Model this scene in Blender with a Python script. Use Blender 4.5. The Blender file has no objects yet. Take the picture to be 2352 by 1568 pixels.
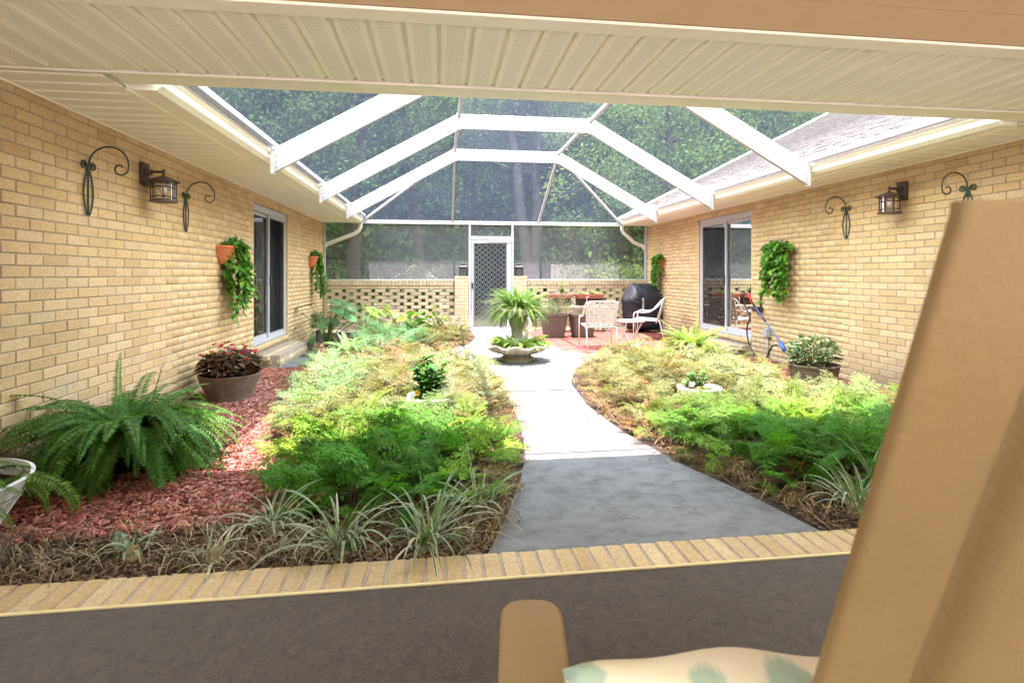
import bpy, bmesh, math, random
import numpy as np
from mathutils import Vector, Matrix

rnd = random.Random(7)
rng = np.random.default_rng(11)
scene = bpy.context.scene
col = scene.collection
R = math.radians
PI = math.pi

# ------------------------------------------------------------------ camera
CAM_H, YAW = 1.34, R(7.5)
cam_d = bpy.data.cameras.new('camera')
cam = bpy.data.objects.new('camera', cam_d); col.objects.link(cam)
cam.location = (0, 0, CAM_H)
cam.rotation_euler = (R(90), 0, -YAW)
cam_d.sensor_width = 36.0
cam_d.lens = 36.0 * 1252 / 2352
cam_d.shift_y = -154 / 2352
cam_d.clip_start = 0.05
cam_d.clip_end = 400
cam_d.dof.use_dof = True
cam_d.dof.focus_distance = 6.0
cam_d.dof.aperture_fstop = 6.3
scene.camera = cam

# ------------------------------------------------------------------ sky and sun
SUN_DX, SUN_DY = 0.04, 0.04            # metres a shadow moves for each metre of fall
elev = math.atan(1 / math.hypot(SUN_DX, SUN_DY))
world = bpy.data.worlds.new('World'); scene.world = world
world.use_nodes = True
wn = world.node_tree
bg = wn.nodes['Background']
sky = wn.nodes.new('ShaderNodeTexSky')
sky.sky_type = 'NISHITA'
sky.sun_disc = False
sky.sun_elevation = elev
sky.sun_rotation = R(225)
sky.air_density = 4.0
sky.dust_density = 0.1
sky.ozone_density = 0.0
wn.links.new(sky.outputs[0], bg.inputs[0])
bg.inputs[1].default_value = 0.15
sun_d = bpy.data.lights.new('sun', 'SUN')
sun_d.energy = 2.3
sun_d.angle = R(0.5)
sun_d.color = (1.0, 0.93, 0.91)
sun = bpy.data.objects.new('sun', sun_d); col.objects.link(sun)
sun.location = (-2, -2, 30)
sun.rotation_euler = Vector((SUN_DX, SUN_DY, -1)).to_track_quat('-Z', 'Y').to_euler()

scene.view_settings.view_transform = 'Standard'
scene.view_settings.look = 'None'
scene.view_settings.exposure = 3.88
scene.view_settings.gamma = 1.0
scene.view_settings.use_white_balance = True      # camera white balance for open shade
scene.view_settings.white_balance_temperature = 6800
scene.view_settings.white_balance_tint = 26
scene.render.engine = 'CYCLES'
scene.cycles.use_denoising = True
scene.cycles.max_bounces = 10
scene.cycles.diffuse_bounces = 6
scene.cycles.glossy_bounces = 3
scene.cycles.transmission_bounces = 5
scene.cycles.transparent_max_bounces = 20
scene.cycles.sample_clamp_indirect = 6.0
scene.cycles.caustics_reflective = False
scene.cycles.caustics_refractive = False

# ------------------------------------------------------------------ helpers
ORG = {}

def tag(o, label=None, cat=None, group=None, kind=None):
    if label: o['label'] = label
    if cat: o['category'] = cat
    if group: o['group'] = group
    if kind: o['kind'] = kind
    return o

def thing(name, label, cat, loc=(0, 0, 0), rz=0.0, group=None, local=False):
    o = bpy.data.objects.new(name, None); col.objects.link(o)
    o.empty_display_size = 0.1
    o.location = loc; o.rotation_euler = (0, 0, rz)
    ORG[o.name] = np.zeros(3) if (local or rz) else np.array(loc, float)
    return tag(o, label, cat, group)

def npmesh(name, V, F, m, parent=None, C=None, smooth=False):
    V = np.asarray(V, np.float32).reshape(-1, 3); F = np.asarray(F, np.int32)
    if parent is not None:
        V = V - ORG.get(parent.name, np.zeros(3)).astype(np.float32)
    k = F.shape[1]
    me = bpy.data.meshes.new(name)
    me.vertices.add(len(V)); me.vertices.foreach_set('co', V.ravel())
    me.loops.add(F.size); me.loops.foreach_set('vertex_index', F.ravel())
    me.polygons.add(len(F))
    me.polygons.foreach_set('loop_start', np.arange(len(F), dtype=np.int32) * k)
    me.polygons.foreach_set('loop_total', np.full(len(F), k, np.int32))
    if smooth: me.polygons.foreach_set('use_smooth', np.ones(len(F), bool))
    if C is not None:
        at = me.color_attributes.new('Col', 'FLOAT_COLOR', 'POINT')
        cc = np.ones((len(V), 4), np.float32); cc[:, :3] = C
        at.data.foreach_set('color', cc.ravel())
    me.update(calc_edges=True)
    me.materials.append(m)
    return link(name, me, parent)

def link(name, me, parent=None):
    o = bpy.data.objects.new(name, me); col.objects.link(o)
    if parent is not None:
        o.parent = parent
        ORG[o.name] = ORG.get(parent.name, np.zeros(3))
    return o

class MB:
    def __init__(s): s.V = []; s.F = []
    def add(s, V, F):
        b = len(s.V); s.V.extend([tuple(v) for v in V]); s.F.extend([tuple(b + i for i in f) for f in F]); return s
    def box(s, x0, x1, y0, y1, z0, z1):
        return s.add([(x0, y0, z0), (x1, y0, z0), (x1, y1, z0), (x0, y1, z0), (x0, y0, z1), (x1, y0, z1), (x1, y1, z1), (x0, y1, z1)],
                     [(3, 2, 1, 0), (4, 5, 6, 7), (0, 1, 5, 4), (1, 2, 6, 5), (2, 3, 7, 6), (3, 0, 4, 7)])
    def hull8(s, bot, top):      # two quads, same winding
        return s.add(list(bot) + list(top), [(3, 2, 1, 0), (4, 5, 6, 7), (0, 1, 5, 4), (1, 2, 6, 5), (2, 3, 7, 6), (3, 0, 4, 7)])
    def beam(s, a, b, w, h, up=(0, 0, 1)):
        a = Vector(a); b = Vector(b); d = (b - a).normalized()
        x = d.cross(Vector(up)).normalized() * (w / 2); u = x.cross(d).normalized() * (h / 2)
        q = lambda p: [p - x - u, p + x - u, p + x + u, p - x + u]
        return s.hull8(q(a), q(b))
    def tube(s, pts, r, n=8, closed=False):
        pts = [Vector(p) for p in pts]; N = len(pts)
        rs = r if isinstance(r, (list, tuple)) else [r] * N
        prev = None; rings = []
        for i, p in enumerate(pts):
            if closed: t = (pts[(i + 1) % N] - pts[i - 1])
            else: t = pts[min(i + 1, N - 1)] - pts[max(i - 1, 0)]
            t.normalize()
            if prev is None:
                x = t.orthogonal().normalized()
            else:
                x = (prev - t * prev.dot(t))
                x = x.normalized() if x.length > 1e-6 else t.orthogonal().normalized()
            prev = x; y = t.cross(x)
            rings.append([p + (x * math.cos(2 * PI * k / n) + y * math.sin(2 * PI * k / n)) * rs[i] for k in range(n)])
        V = [v for rg in rings for v in rg]; F = []
        for i in range(N if closed else N - 1):
            j = (i + 1) % N
            for k in range(n):
                F.append((i * n + k, i * n + (k + 1) % n, j * n + (k + 1) % n, j * n + k))
        if not closed:
            F.append(tuple(range(n - 1, -1, -1))); F.append(tuple((N - 1) * n + k for k in range(n)))
        return s.add(V, F)
    def lathe(s, prof, n=32, c=(0, 0, 0), fr=None, a0=0.0, a1=2 * PI):
        full = abs(a1 - a0 - 2 * PI) < 1e-6
        m = n if full else n + 1
        V = []; F = []
        for i, (r, z) in enumerate(prof):
            for k in range(m):
                a = a0 + (a1 - a0) * k / n
                rr, zz = (r, z) if fr is None else fr(r, z, a, i)
                V.append((c[0] + rr * math.cos(a), c[1] + rr * math.sin(a), c[2] + zz))
        for i in range(len(prof) - 1):
            for k in range(n):
                k2 = (k + 1) % m
                F.append((i * m + k, i * m + k2, (i + 1) * m + k2, (i + 1) * m + k))
        return s.add(V, F)
    def loft(s, rings, cap=True):
        n = len(rings[0]); V = [v for rg in rings for v in rg]; F = []
        for i in range(len(rings) - 1):
            for k in range(n):
                F.append((i * n + k, i * n + (k + 1) % n, (i + 1) * n + (k + 1) % n, (i + 1) * n + k))
        if cap:
            F.append(tuple(range(n - 1, -1, -1))); F.append(tuple((len(rings) - 1) * n + k for k in range(n)))
        return s.add(V, F)
    def build(s, name, m, parent=None, smooth=False, bevel=0, seg=2):
        off = ORG.get(parent.name, np.zeros(3)) if parent is not None else np.zeros(3)
        me = bpy.data.meshes.new(name)
        me.from_pydata([(v[0] - off[0], v[1] - off[1], v[2] - off[2]) for v in s.V], [], s.F)
        me.update()
        if smooth:
            me.polygons.foreach_set('use_smooth', [True] * len(me.polygons))
        me.materials.append(m)
        o = link(name, me, parent)
        if bevel:
            bv = o.modifiers.new('bevel', 'BEVEL'); bv.width = bevel; bv.segments = seg; bv.limit_method = 'ANGLE'
        if smooth == 2:
            es = o.modifiers.new('split', 'EDGE_SPLIT'); es.split_angle = R(40)
        return o

def copy_tree(o, parent=None):
    c = o.copy(); col.objects.link(c); c.parent = parent
    for ch in list(o.children): copy_tree(ch, c)
    return c

def arc(c, r, a0, a1, n, ax='xz'):
    out = []
    for i in range(n + 1):
        a = a0 + (a1 - a0) * i / n
        u, v = r * math.cos(a), r * math.sin(a)
        out.append((c[0] + u, c[1], c[2] + v) if ax == 'xz' else ((c[0], c[1] + u, c[2] + v) if ax == 'yz' else (c[0] + u, c[1] + v, c[2])))
    return out

def project(X, Y, Z):
    s, c = math.sin(YAW), math.cos(YAW)
    f = X * s + Y * c
    if f < 0.05: return None
    return (1176 + 1252 * (X * c - Y * s) / f, 630 - 1252 * (Z - CAM_H) / f)

def screen_area(pts):
    q = [project(*p) for p in pts]
    if any(p is None for p in q): return 0
    cx = sum(p[0] for p in q) / len(q); cy = sum(p[1] for p in q) / len(q)
    if not (-30 < cx < 2380 and -30 < cy < 1600): return 0
    a = 0
    for i in range(len(q)):
        x0, y0 = q[i]; x1, y1 = q[(i + 1) % len(q)]
        a += x0 * y1 - x1 * y0
    return abs(a) / 2

def in_poly(x, y, P):
    x = np.asarray(x, float); y = np.asarray(y, float); ins = np.zeros(x.shape, bool)
    n = len(P)
    for i in range(n):
        x0, y0 = P[i]; x1, y1 = P[(i + 1) % n]
        cnd = ((y0 > y) != (y1 > y))
        with np.errstate(divide='ignore', invalid='ignore'):
            xi = (x1 - x0) * (y - y0) / (y1 - y0 + 1e-12) + x0
        ins ^= cnd & (x < xi)
    return ins

def poly_dist(x, y, P):
    d = np.full(np.shape(x), 1e9)
    for i in range(len(P)):
        ax, ay = P[i]; bx, by = P[(i + 1) % len(P)]
        t = np.clip(((x - ax) * (bx - ax) + (y - ay) * (by - ay)) / ((bx - ax) ** 2 + (by - ay) ** 2 + 1e-9), 0, 1)
        d = np.minimum(d, np.hypot(x - ax - t * (bx - ax), y - ay - t * (by - ay)))
    return d

def vnoise(x, y, s=1.0, seed=0):
    r2 = np.random.default_rng(100 + seed); v = 0
    for k in range(6):
        a = r2.uniform(0, 2 * PI); f = s * r2.uniform(0.6, 2.2); ph = r2.uniform(0, 6.28)
        v = v + np.sin(f * (x * math.cos(a) + y * math.sin(a)) + ph)
    return v / 6

# ------------------------------------------------------------------ materials
def nodes(name):
    m = bpy.data.materials.new(name); m.use_nodes = True
    nt = m.node_tree
    return m, nt, nt.nodes['Principled BSDF']

def N(nt, t, **kw):
    n = nt.nodes.new(t)
    for k, v in kw.items(): setattr(n, k, v)
    return n

def mixc(nt, fac, a, b, blend='MIX'):
    n = N(nt, 'ShaderNodeMix', data_type='RGBA', blend_type=blend)
    for sock, v in ((n.inputs[0], fac), (n.inputs[6], a), (n.inputs[7], b)):
        if isinstance(v, (int, float)): sock.default_value = v
        elif isinstance(v, (tuple, list)): sock.default_value = (*v[:3], 1)
        else: nt.links.new(v, sock)
    return n.outputs[2]

def noise(nt, scale, detail=4, rough=0.6, vec=None, dist=0.0):
    n = N(nt, 'ShaderNodeTexNoise'); n.inputs['Scale'].default_value = scale
    n.inputs['Detail'].default_value = detail; n.inputs['Roughness'].default_value = rough
    n.inputs['Distortion'].default_value = dist
    if vec is not None: nt.links.new(vec, n.inputs['Vector'])
    return n.outputs[0]

def ramp(nt, fac, stops):
    n = N(nt, 'ShaderNodeValToRGB')
    while len(n.color_ramp.elements) < len(stops): n.color_ramp.elements.new(0.5)
    for e, (p, c) in zip(n.color_ramp.elements, stops):
        e.position = p; e.color = (*c, 1)
    nt.links.new(fac, n.inputs[0])
    return n.outputs[0]

def gray(v): return (v, v, v)

def scale_vec(nt, vec, s):
    n = N(nt, 'ShaderNodeMapping'); n.inputs['Scale'].default_value = s
    nt.links.new(vec, n.inputs['Vector']); return n.outputs[0]

def pos(nt): return N(nt, 'ShaderNodeNewGeometry').outputs['Position']

def bump(nt, b, h, strength, dist=0.01):
    n = N(nt, 'ShaderNodeBump'); n.inputs['Strength'].default_value = strength; n.inputs['Distance'].default_value = dist
    nt.links.new(h, n.inputs['Height']); nt.links.new(n.outputs[0], b.inputs['Normal'])

def simple(name, c, rough=0.6, var=0.15, vs=8.0, bs=0.0, bscale=60, spec=0.4, metal=0.0, world=False, c2=None, objrand=0.0):
    m, nt, b = nodes(name)
    v = pos(nt) if world else N(nt, 'ShaderNodeTexCoord').outputs['Object']
    f = noise(nt, vs, 5, 0.65, v)
    lo = c2 if c2 else tuple(x * (1 - var) for x in c)
    hi = c if c2 else tuple(min(1, x * (1 + var)) for x in c)
    out = mixc(nt, ramp(nt, f, [(0.32, gray(0)), (0.68, gray(1))]), lo, hi)
    if objrand:
        oi = N(nt, 'ShaderNodeObjectInfo').outputs['Random']
        out = mixc(nt, 1.0, out, ramp(nt, oi, [(0, gray(1 - objrand)), (1, gray(1 + objrand))]), 'MULTIPLY')
    nt.links.new(out, b.inputs['Base Color'])
    b.inputs['Roughness'].default_value = rough
    b.inputs['Specular IOR Level'].default_value = spec
    b.inputs['Metallic'].default_value = metal
    if bs: bump(nt, b, noise(nt, bscale, 4, 0.6, v), bs, 0.01)
    return m

def brick_mat(name, axis, L, Hc, cols, bs=0.42, pit=0.0):
    m, nt, b = nodes(name)
    p = pos(nt)
    sp = N(nt, 'ShaderNodeSeparateXYZ'); nt.links.new(p, sp.inputs[0])
    def math_(op, a, bb=None):
        n = N(nt, 'ShaderNodeMath', operation=op)
        for s, v in zip(n.inputs, (a, bb)):
            if v is None: continue
            if isinstance(v, (int, float)): s.default_value = v
            else: nt.links.new(v, s)
        return n.outputs[0]
    if axis:
        row = math_('FLOOR', math_('DIVIDE', sp.outputs['Z'], Hc))
        off = math_('MULTIPLY', math_('MODULO', row, 2.0), 0.5)
        cl = math_('FLOOR', math_('ADD', math_('DIVIDE', sp.outputs[axis], L), off))
        cb = N(nt, 'ShaderNodeCombineXYZ'); nt.links.new(row, cb.inputs[0]); nt.links.new(cl, cb.inputs[1])
        wn_ = N(nt, 'ShaderNodeTexWhiteNoise', noise_dimensions='3D'); nt.links.new(cb.outputs[0], wn_.inputs['Vector'])
        rv = wn_.outputs['Value']
    else:
        rv = N(nt, 'ShaderNodeObjectInfo').outputs['Random']
    k = len(cols) - 1
    base = ramp(nt, rv, [(i / k, c) for i, c in enumerate(cols)])
    f = noise(nt, 45, 5, 0.7, p)
    base = mixc(nt, 1.0, base, ramp(nt, f, [(0.3, gray(0.80)), (0.7, gray(1.12))]), 'MULTIPLY')
    big = noise(nt, 1.3, 3, 0.6, p)
    base = mixc(nt, 1.0, base, ramp(nt, big, [(0.3, gray(0.93)), (0.7, gray(1.05))]), 'MULTIPLY')
    if pit:    # pitted face with dark specks
        base = mixc(nt, 1.0, base, ramp(nt, noise(nt, 95, 4, 0.75, p), [(0.30, (0.45, 0.38, 0.30)), (0.44, gray(1.0))]), 'MULTIPLY')
    if axis:   # splash-back dirt low on the wall and odd weather stains
        zz = math_('MULTIPLY', math_('SUBTRACT', 0.42, sp.outputs['Z']), 2.6)
        dz = math_('ADD', zz, math_('MULTIPLY', math_('SUBTRACT', noise(nt, 5, 5, 0.7, p), 0.5), 2.4))
        cl_ = N(nt, 'ShaderNodeClamp'); nt.links.new(dz, cl_.inputs[0])
        base = mixc(nt, math_('MULTIPLY', cl_.outputs[0], 0.42), base, (0.25, 0.18, 0.13))
        st_ = ramp(nt, noise(nt, 2.2, 6, 0.75, scale_vec(nt, p, (1, 1.6, 0.5))), [(0.28, gray(0.84)), (0.42, gray(1.0))])
        base = mixc(nt, 1.0, base, st_, 'MULTIPLY')
    nt.links.new(base, b.inputs['Base Color'])
    b.inputs['Roughness'].default_value = 0.9
    b.inputs['Specular IOR Level'].default_value = 0.2
    bump(nt, b, noise(nt, 38, 6, 0.75, p), bs, 0.012)
    return m

def leaf_mat(name, trans=0.35, rough=0.5, spec=0.35):
    m, nt, b = nodes(name)
    a = N(nt, 'ShaderNodeAttribute', attribute_name='Col')
    f = noise(nt, 25, 2, 0.5, pos(nt))
    c = mixc(nt, 1.0, a.outputs['Color'], ramp(nt, f, [(0.3, gray(0.78)), (0.7, gray(1.2))]), 'MULTIPLY')
    nt.links.new(c, b.inputs['Base Color'])
    b.inputs['Roughness'].default_value = rough
    b.inputs['Specular IOR Level'].default_value = spec
    t = N(nt, 'ShaderNodeBsdfTranslucent')
    tc = mixc(nt, 1.0, c, (1.25, 1.3, 0.7), 'MULTIPLY')
    nt.links.new(tc, t.inputs[0])
    mx = N(nt, 'ShaderNodeMixShader'); mx.inputs[0].default_value = trans
    nt.links.new(b.outputs[0], mx.inputs[1]); nt.links.new(t.outputs[0], mx.inputs[2])
    nt.links.new(mx.outputs[0], nt.nodes['Material Output'].inputs[0])
    return m

def screen_mat(name, cover, c, thread=None):
    # woven mesh: open weave plus round threads that catch light from above
    m, nt, b = nodes(name)
    nt.nodes.remove(b)
    tr = N(nt, 'ShaderNodeBsdfTransparent')
    df = N(nt, 'ShaderNodeBsdfDiffuse')
    p = pos(nt)
    f = noise(nt, 1.4, 3, 0.55, scale_vec(nt, p, (1.0, 0.5, 1.0)))
    nt.links.new(mixc(nt, ramp(nt, f, [(0.35, gray(0)), (0.7, gray(1))]), tuple(x * 0.8 for x in c), c), df.inputs[0])
    g = N(nt, 'ShaderNodeNewGeometry')
    vm = N(nt, 'ShaderNodeVectorMath', operation='MULTIPLY_ADD')
    nt.links.new(g.outputs['Normal'], vm.inputs[0]); vm.inputs[1].default_value = (0.5, 0.5, 0.5); vm.inputs[2].default_value = (0, 0, 0.9)
    vn = N(nt, 'ShaderNodeVectorMath', operation='NORMALIZE'); nt.links.new(vm.outputs[0], vn.inputs[0])
    nt.links.new(vn.outputs[0], df.inputs['Normal'])
    mx = N(nt, 'ShaderNodeMixShader'); mx.inputs[0].default_value = cover
    nt.links.new(tr.outputs[0], mx.inputs[1])
    last = df.outputs[0]
    if thread:      # round cross threads scatter the high sun sideways
        hr = N(nt, 'ShaderNodeBsdfHair'); hr.component = 'Reflection'; hr.inputs['Color'].default_value = (*thread, 1)
        hr.inputs['Offset'].default_value = 0.0; hr.inputs['RoughnessU'].default_value = 0.33; hr.inputs['RoughnessV'].default_value = 1.0
        tg = N(nt, 'ShaderNodeCombineXYZ'); tg.inputs[0].default_value = 1.0; nt.links.new(tg.outputs[0], hr.inputs['Tangent'])
        ad = N(nt, 'ShaderNodeAddShader'); nt.links.new(df.outputs[0], ad.inputs[0]); nt.links.new(hr.outputs[0], ad.inputs[1]); last = ad.outputs[0]
    nt.links.new(last, mx.inputs[2])
    nt.links.new(mx.outputs[0], nt.nodes['Material Output'].inputs[0])
    return m

def glass_mat(name, tint=(0.75, 0.8, 0.8)):
    m, nt, b = nodes(name); nt.nodes.remove(b)
    tr = N(nt, 'ShaderNodeBsdfTransparent'); tr.inputs[0].default_value = (*tint, 1)
    gl = N(nt, 'ShaderNodeBsdfGlossy'); gl.inputs['Roughness'].default_value = 0.0
    fr = N(nt, 'ShaderNodeFresnel'); fr.inputs[0].default_value = 1.6
    mx = N(nt, 'ShaderNodeMixShader'); nt.links.new(fr.outputs[0], mx.inputs[0])
    nt.links.new(tr.outputs[0], mx.inputs[1]); nt.links.new(gl.outputs[0], mx.inputs[2])
    nt.links.new(mx.outputs[0], nt.nodes['Material Output'].inputs[0])
    return m

BUFF = [(0.50, 0.345, 0.18), (0.57, 0.395, 0.205), (0.56, 0.41, 0.245), (0.63, 0.45, 0.25), (0.55, 0.37, 0.185), (0.59, 0.42, 0.225)]
BUFF_EDGE = [(0.44, 0.30, 0.14), (0.52, 0.37, 0.19), (0.48, 0.34, 0.18), (0.55, 0.41, 0.23)]
BUFF_PALE = [(0.42, 0.32, 0.20), (0.50, 0.39, 0.25), (0.46, 0.35, 0.22), (0.53, 0.42, 0.28)]
M = {}
M['brick_side'] = brick_mat('buff_brick', 'Y', 0.24, 0.0775, BUFF)
M['brick_obj'] = brick_mat('garden_wall_brick', None, 0, 0, BUFF_PALE, 0.8)
M['brick_red'] = brick_mat('red_paver', None, 0, 0, [(0.20, 0.055, 0.04), (0.25, 0.075, 0.055), (0.17, 0.05, 0.04), (0.28, 0.09, 0.065)], 0.35)
M['brick_edge'] = brick_mat('porch_edge_brick', None, 0, 0, BUFF_EDGE, 1.0, 3.0)
M['edge_strip'] = simple('yellow_edging_strip', (0.62, 0.50, 0.26), 0.5, 0.05, 5)
M['mortar'] = simple('mortar', (0.33, 0.265, 0.205), 0.95, 0.15, 20, 0.3, 80, 0.1, world=True)
M['mortar_light'] = simple('pale_joint_sand', (0.33, 0.265, 0.21), 0.95, 0.2, 12, 0.2, 80, 0.1, world=True)
M['cream'] = simple('cream_vinyl', (0.84, 0.78, 0.66), 0.5, 0.04, 3, 0.0, 40, 0.3, world=True)
M['cream_trim'] = simple('cream_aluminium', (0.84, 0.78, 0.66), 0.45, 0.04, 3, 0, 40, 0.35, world=True)
M['white'] = simple('white_aluminium', (0.42, 0.42, 0.455), 0.4, 0.03, 4, 0, 40, 0.4, world=True)
M['white_old'] = simple('chalky_white_metal', (0.52, 0.50, 0.50), 0.5, 0.06, 10, 0.05, 40, 0.35)
M['brown_beam'] = simple('tan_paint', (0.33, 0.228, 0.12), 0.6, 0.05, 4, 0.05, 150, 0.25, world=True)
M['tan_resin'] = simple('tan_resin', (0.25, 0.158, 0.066), 0.5, 0.07, 5, 0.16, 150, 0.3)
M['iron_green'] = simple('verdigris_iron', (0.035, 0.075, 0.055), 0.6, 0.5, 40, 0.3, 90, 0.4, c2=(0.02, 0.03, 0.025))
M['bronze'] = simple('dark_bronze', (0.06, 0.035, 0.03), 0.5, 0.3, 30, 0.1, 90, 0.4)
M['black'] = simple('black_metal', (0.02, 0.02, 0.022), 0.5, 0.2, 30, 0.05, 60, 0.4)
M['terracotta'] = simple('terracotta', (0.50, 0.155, 0.06), 0.75, 0.15, 12, 0.1, 60, 0.2)
M['terra_dull'] = simple('worn_terracotta', (0.32, 0.12, 0.075), 0.75, 0.2, 8, 0.1, 60, 0.2)
M['barrel'] = simple('wood_grain_resin_planter', (0.14, 0.10, 0.075), 0.6, 0.25, 14, 0.3, 50, 0.3)
M['dark_pot'] = simple('dark_brown_planter', (0.085, 0.058, 0.048), 0.6, 0.12, 8, 0.1, 80, 0.3)
M['soil'] = simple('potting_soil', (0.035, 0.022, 0.014), 1.0, 0.5, 40, 0.8, 60, 0.1)
M['cast_stone'] = simple('cast_stone', (0.50, 0.43, 0.33), 0.85, 0.18, 9, 0.35, 50, 0.2, c2=(0.33, 0.28, 0.20))
M['cast_stone_mossy'] = simple('mossy_cast_stone', (0.34, 0.31, 0.22), 0.9, 0.3, 12, 0.5, 50, 0.2, c2=(0.16, 0.18, 0.10))
M['white_ceramic'] = simple('white_ceramic', (0.78, 0.77, 0.74), 0.25, 0.04, 6, 0, 60, 0.5)
M['cover'] = simple('black_grill_cover', (0.014, 0.014, 0.02), 0.62, 0.3, 6, 0.9, 9, 0.35)
M['gray_metal'] = simple('grey_metal', (0.30, 0.31, 0.32), 0.5, 0.1, 12, 0.05, 60, 0.5)
M['gray_wood'] = simple('weathered_wood', (0.28, 0.25, 0.22), 0.85, 0.25, 18, 0.3, 60, 0.2)
M['stem'] = simple('green_stem', (0.10, 0.15, 0.04), 0.6, 0.25, 30)
M['brown_stem'] = simple('woody_stem', (0.12, 0.075, 0.04), 0.85, 0.3, 30)
M['bark'] = simple('bark', (0.045, 0.037, 0.03), 0.95, 0.4, 5, 0.9, 14, 0.1)
M['bark_pale'] = simple('pale_bark', (0.062, 0.056, 0.052), 0.95, 0.3, 4, 0.8, 12, 0.1)
M['leaf'] = leaf_mat('leaf', 0.38, 0.7, 0.15)
M['leaf_gloss'] = leaf_mat('glossy_leaf', 0.3, 0.5, 0.22)
M['leaf_tree'] = leaf_mat('tree_leaf', 0.4, 0.85, 0.08)
M['dry'] = leaf_mat('dry_litter', 0.15, 0.85, 0.1)
M['screen_roof'] = screen_mat('roof_screen_mesh', 0.29, (0.082, 0.082, 0.112))
M['screen_wall'] = screen_mat('wall_screen_mesh', 0.26, (0.04, 0.04, 0.05), (0.24, 0.24, 0.26))
M['glass'] = glass_mat('door_glass', (0.9, 0.92, 0.92))
M['clear'] = glass_mat('lamp_glass', (0.93, 0.9, 0.85))
M['grille'] = simple('grey_lattice_paint', (.15, .15, .17), .5, .08, 10)
M['woven'] = simple('pale_grey_weave', (.56, .57, .60), .6, .12, 60)
M['lamp_pane'] = simple('smoked_lamp_pane', (0.10, 0.10, 0.11), 0.25, 0.1, 20, 0, 60, 0.5)
M['room'] = simple('room_wall', (0.30, 0.27, 0.23), 0.9, 0.1, 2)
M['curtain'] = simple('sheer_curtain', (0.85, 0.84, 0.82), 0.9, 0.1, 6)
M['curtain_dark'] = simple('grey_blind', (0.26, 0.25, 0.24), 0.9, 0.1, 6)
M['door_mesh'] = screen_mat('door_insect_screen', 0.55, (0.022, 0.022, 0.026))

# ================================================================== THE SETTING
def concrete_mat(name, c):
    m, nt, b = nodes(name); p = pos(nt)
    f1 = noise(nt, 1.1, 4, 0.6, p); f2 = noise(nt, 140, 3, 0.7, p); f3 = noise(nt, 7, 6, 0.75, scale_vec(nt, p, (0.8, 1.1, 1)), 0.2)
    o = mixc(nt, ramp(nt, f1, [(0.35, gray(0)), (0.65, gray(1))]), tuple(x * 0.86 for x in c), tuple(x * 1.08 for x in c))
    o = mixc(nt, 1.0, o, ramp(nt, f2, [(0.3, gray(0.82)), (0.62, gray(1.08))]), 'MULTIPLY')
    o = mixc(nt, 1.0, o, ramp(nt, f3, [(0.30, gray(0.55)), (0.56, gray(1.04))]), 'MULTIPLY')
    nt.links.new(o, b.inputs['Base Color']); b.inputs['Roughness'].default_value = 0.9; b.inputs['Specular IOR Level'].default_value = 0.25
    bump(nt, b, f2, 0.35, 0.004)
    return m
M['concrete'] = concrete_mat('broom_finished_concrete', (0.140, 0.134, 0.131))
M['deck'] = concrete_mat('bounce_deck_concrete', (0.34, 0.31, 0.28))  # pale tone for the added deck that throws light under the porch

def ground_mat():
    m, nt, b = nodes('forest_floor'); p = pos(nt)
    o = mixc(nt, ramp(nt, noise(nt, 0.5, 5, 0.7, p), [(0.4, gray(0)), (0.6, gray(1))]), (0.06, 0.045, 0.025), (0.05, 0.07, 0.02))
    o = mixc(nt, 1.0, o, ramp(nt, noise(nt, 12, 4, 0.7, p), [(0.3, gray(0.6)), (0.7, gray(1.3))]), 'MULTIPLY')
    nt.links.new(o, b.inputs['Base Color']); b.inputs['Roughness'].default_value = 1.0
    return m
M['ground'] = ground_mat()

def bed_mat(name, a, c):
    m, nt, b = nodes(name); p = pos(nt)
    o = mixc(nt, ramp(nt, noise(nt, 28, 6, 0.8, p), [(0.35, gray(0)), (0.65, gray(1))]), a, c)
    nt.links.new(o, b.inputs['Base Color']); b.inputs['Roughness'].default_value = 1.0
    bump(nt, b, noise(nt, 45, 6, 0.8, p), 1.0, 0.03)
    return m
M['bed_soil'] = bed_mat('bed_soil', (0.03, 0.018, 0.012), (0.085, 0.055, 0.035))
M['mulch_base'] = bed_mat('red_mulch_base', (0.07, 0.02, 0.015), (0.22, 0.065, 0.045))

def carpet_mat():
    m, nt, b = nodes('brown_carpet'); p = pos(nt)
    f = noise(nt, 240, 4, 0.85, scale_vec(nt, p, (1.3, 0.6, 1)), 0.6); g_ = noise(nt, 18, 8, 0.85, p, 1.2)
    o = mixc(nt, ramp(nt, g_, [(0.36, gray(0)), (0.64, gray(1))]), (0.031, 0.019, 0.0145), (0.068, 0.047, 0.037))
    o = mixc(nt, 1.0, o, ramp(nt, f, [(0.34, gray(0.4)), (0.66, gray(1.7))]), 'MULTIPLY')
    nt.links.new(o, b.inputs['Base Color']); b.inputs['Roughness'].default_value = 1.0; b.inputs['Specular IOR Level'].default_value = 0.05
    b.inputs['Sheen Weight'].default_value = 0.15
    bump(nt, b, f, 0.6, 0.006)
    return m
M['carpet'] = carpet_mat()

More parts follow.
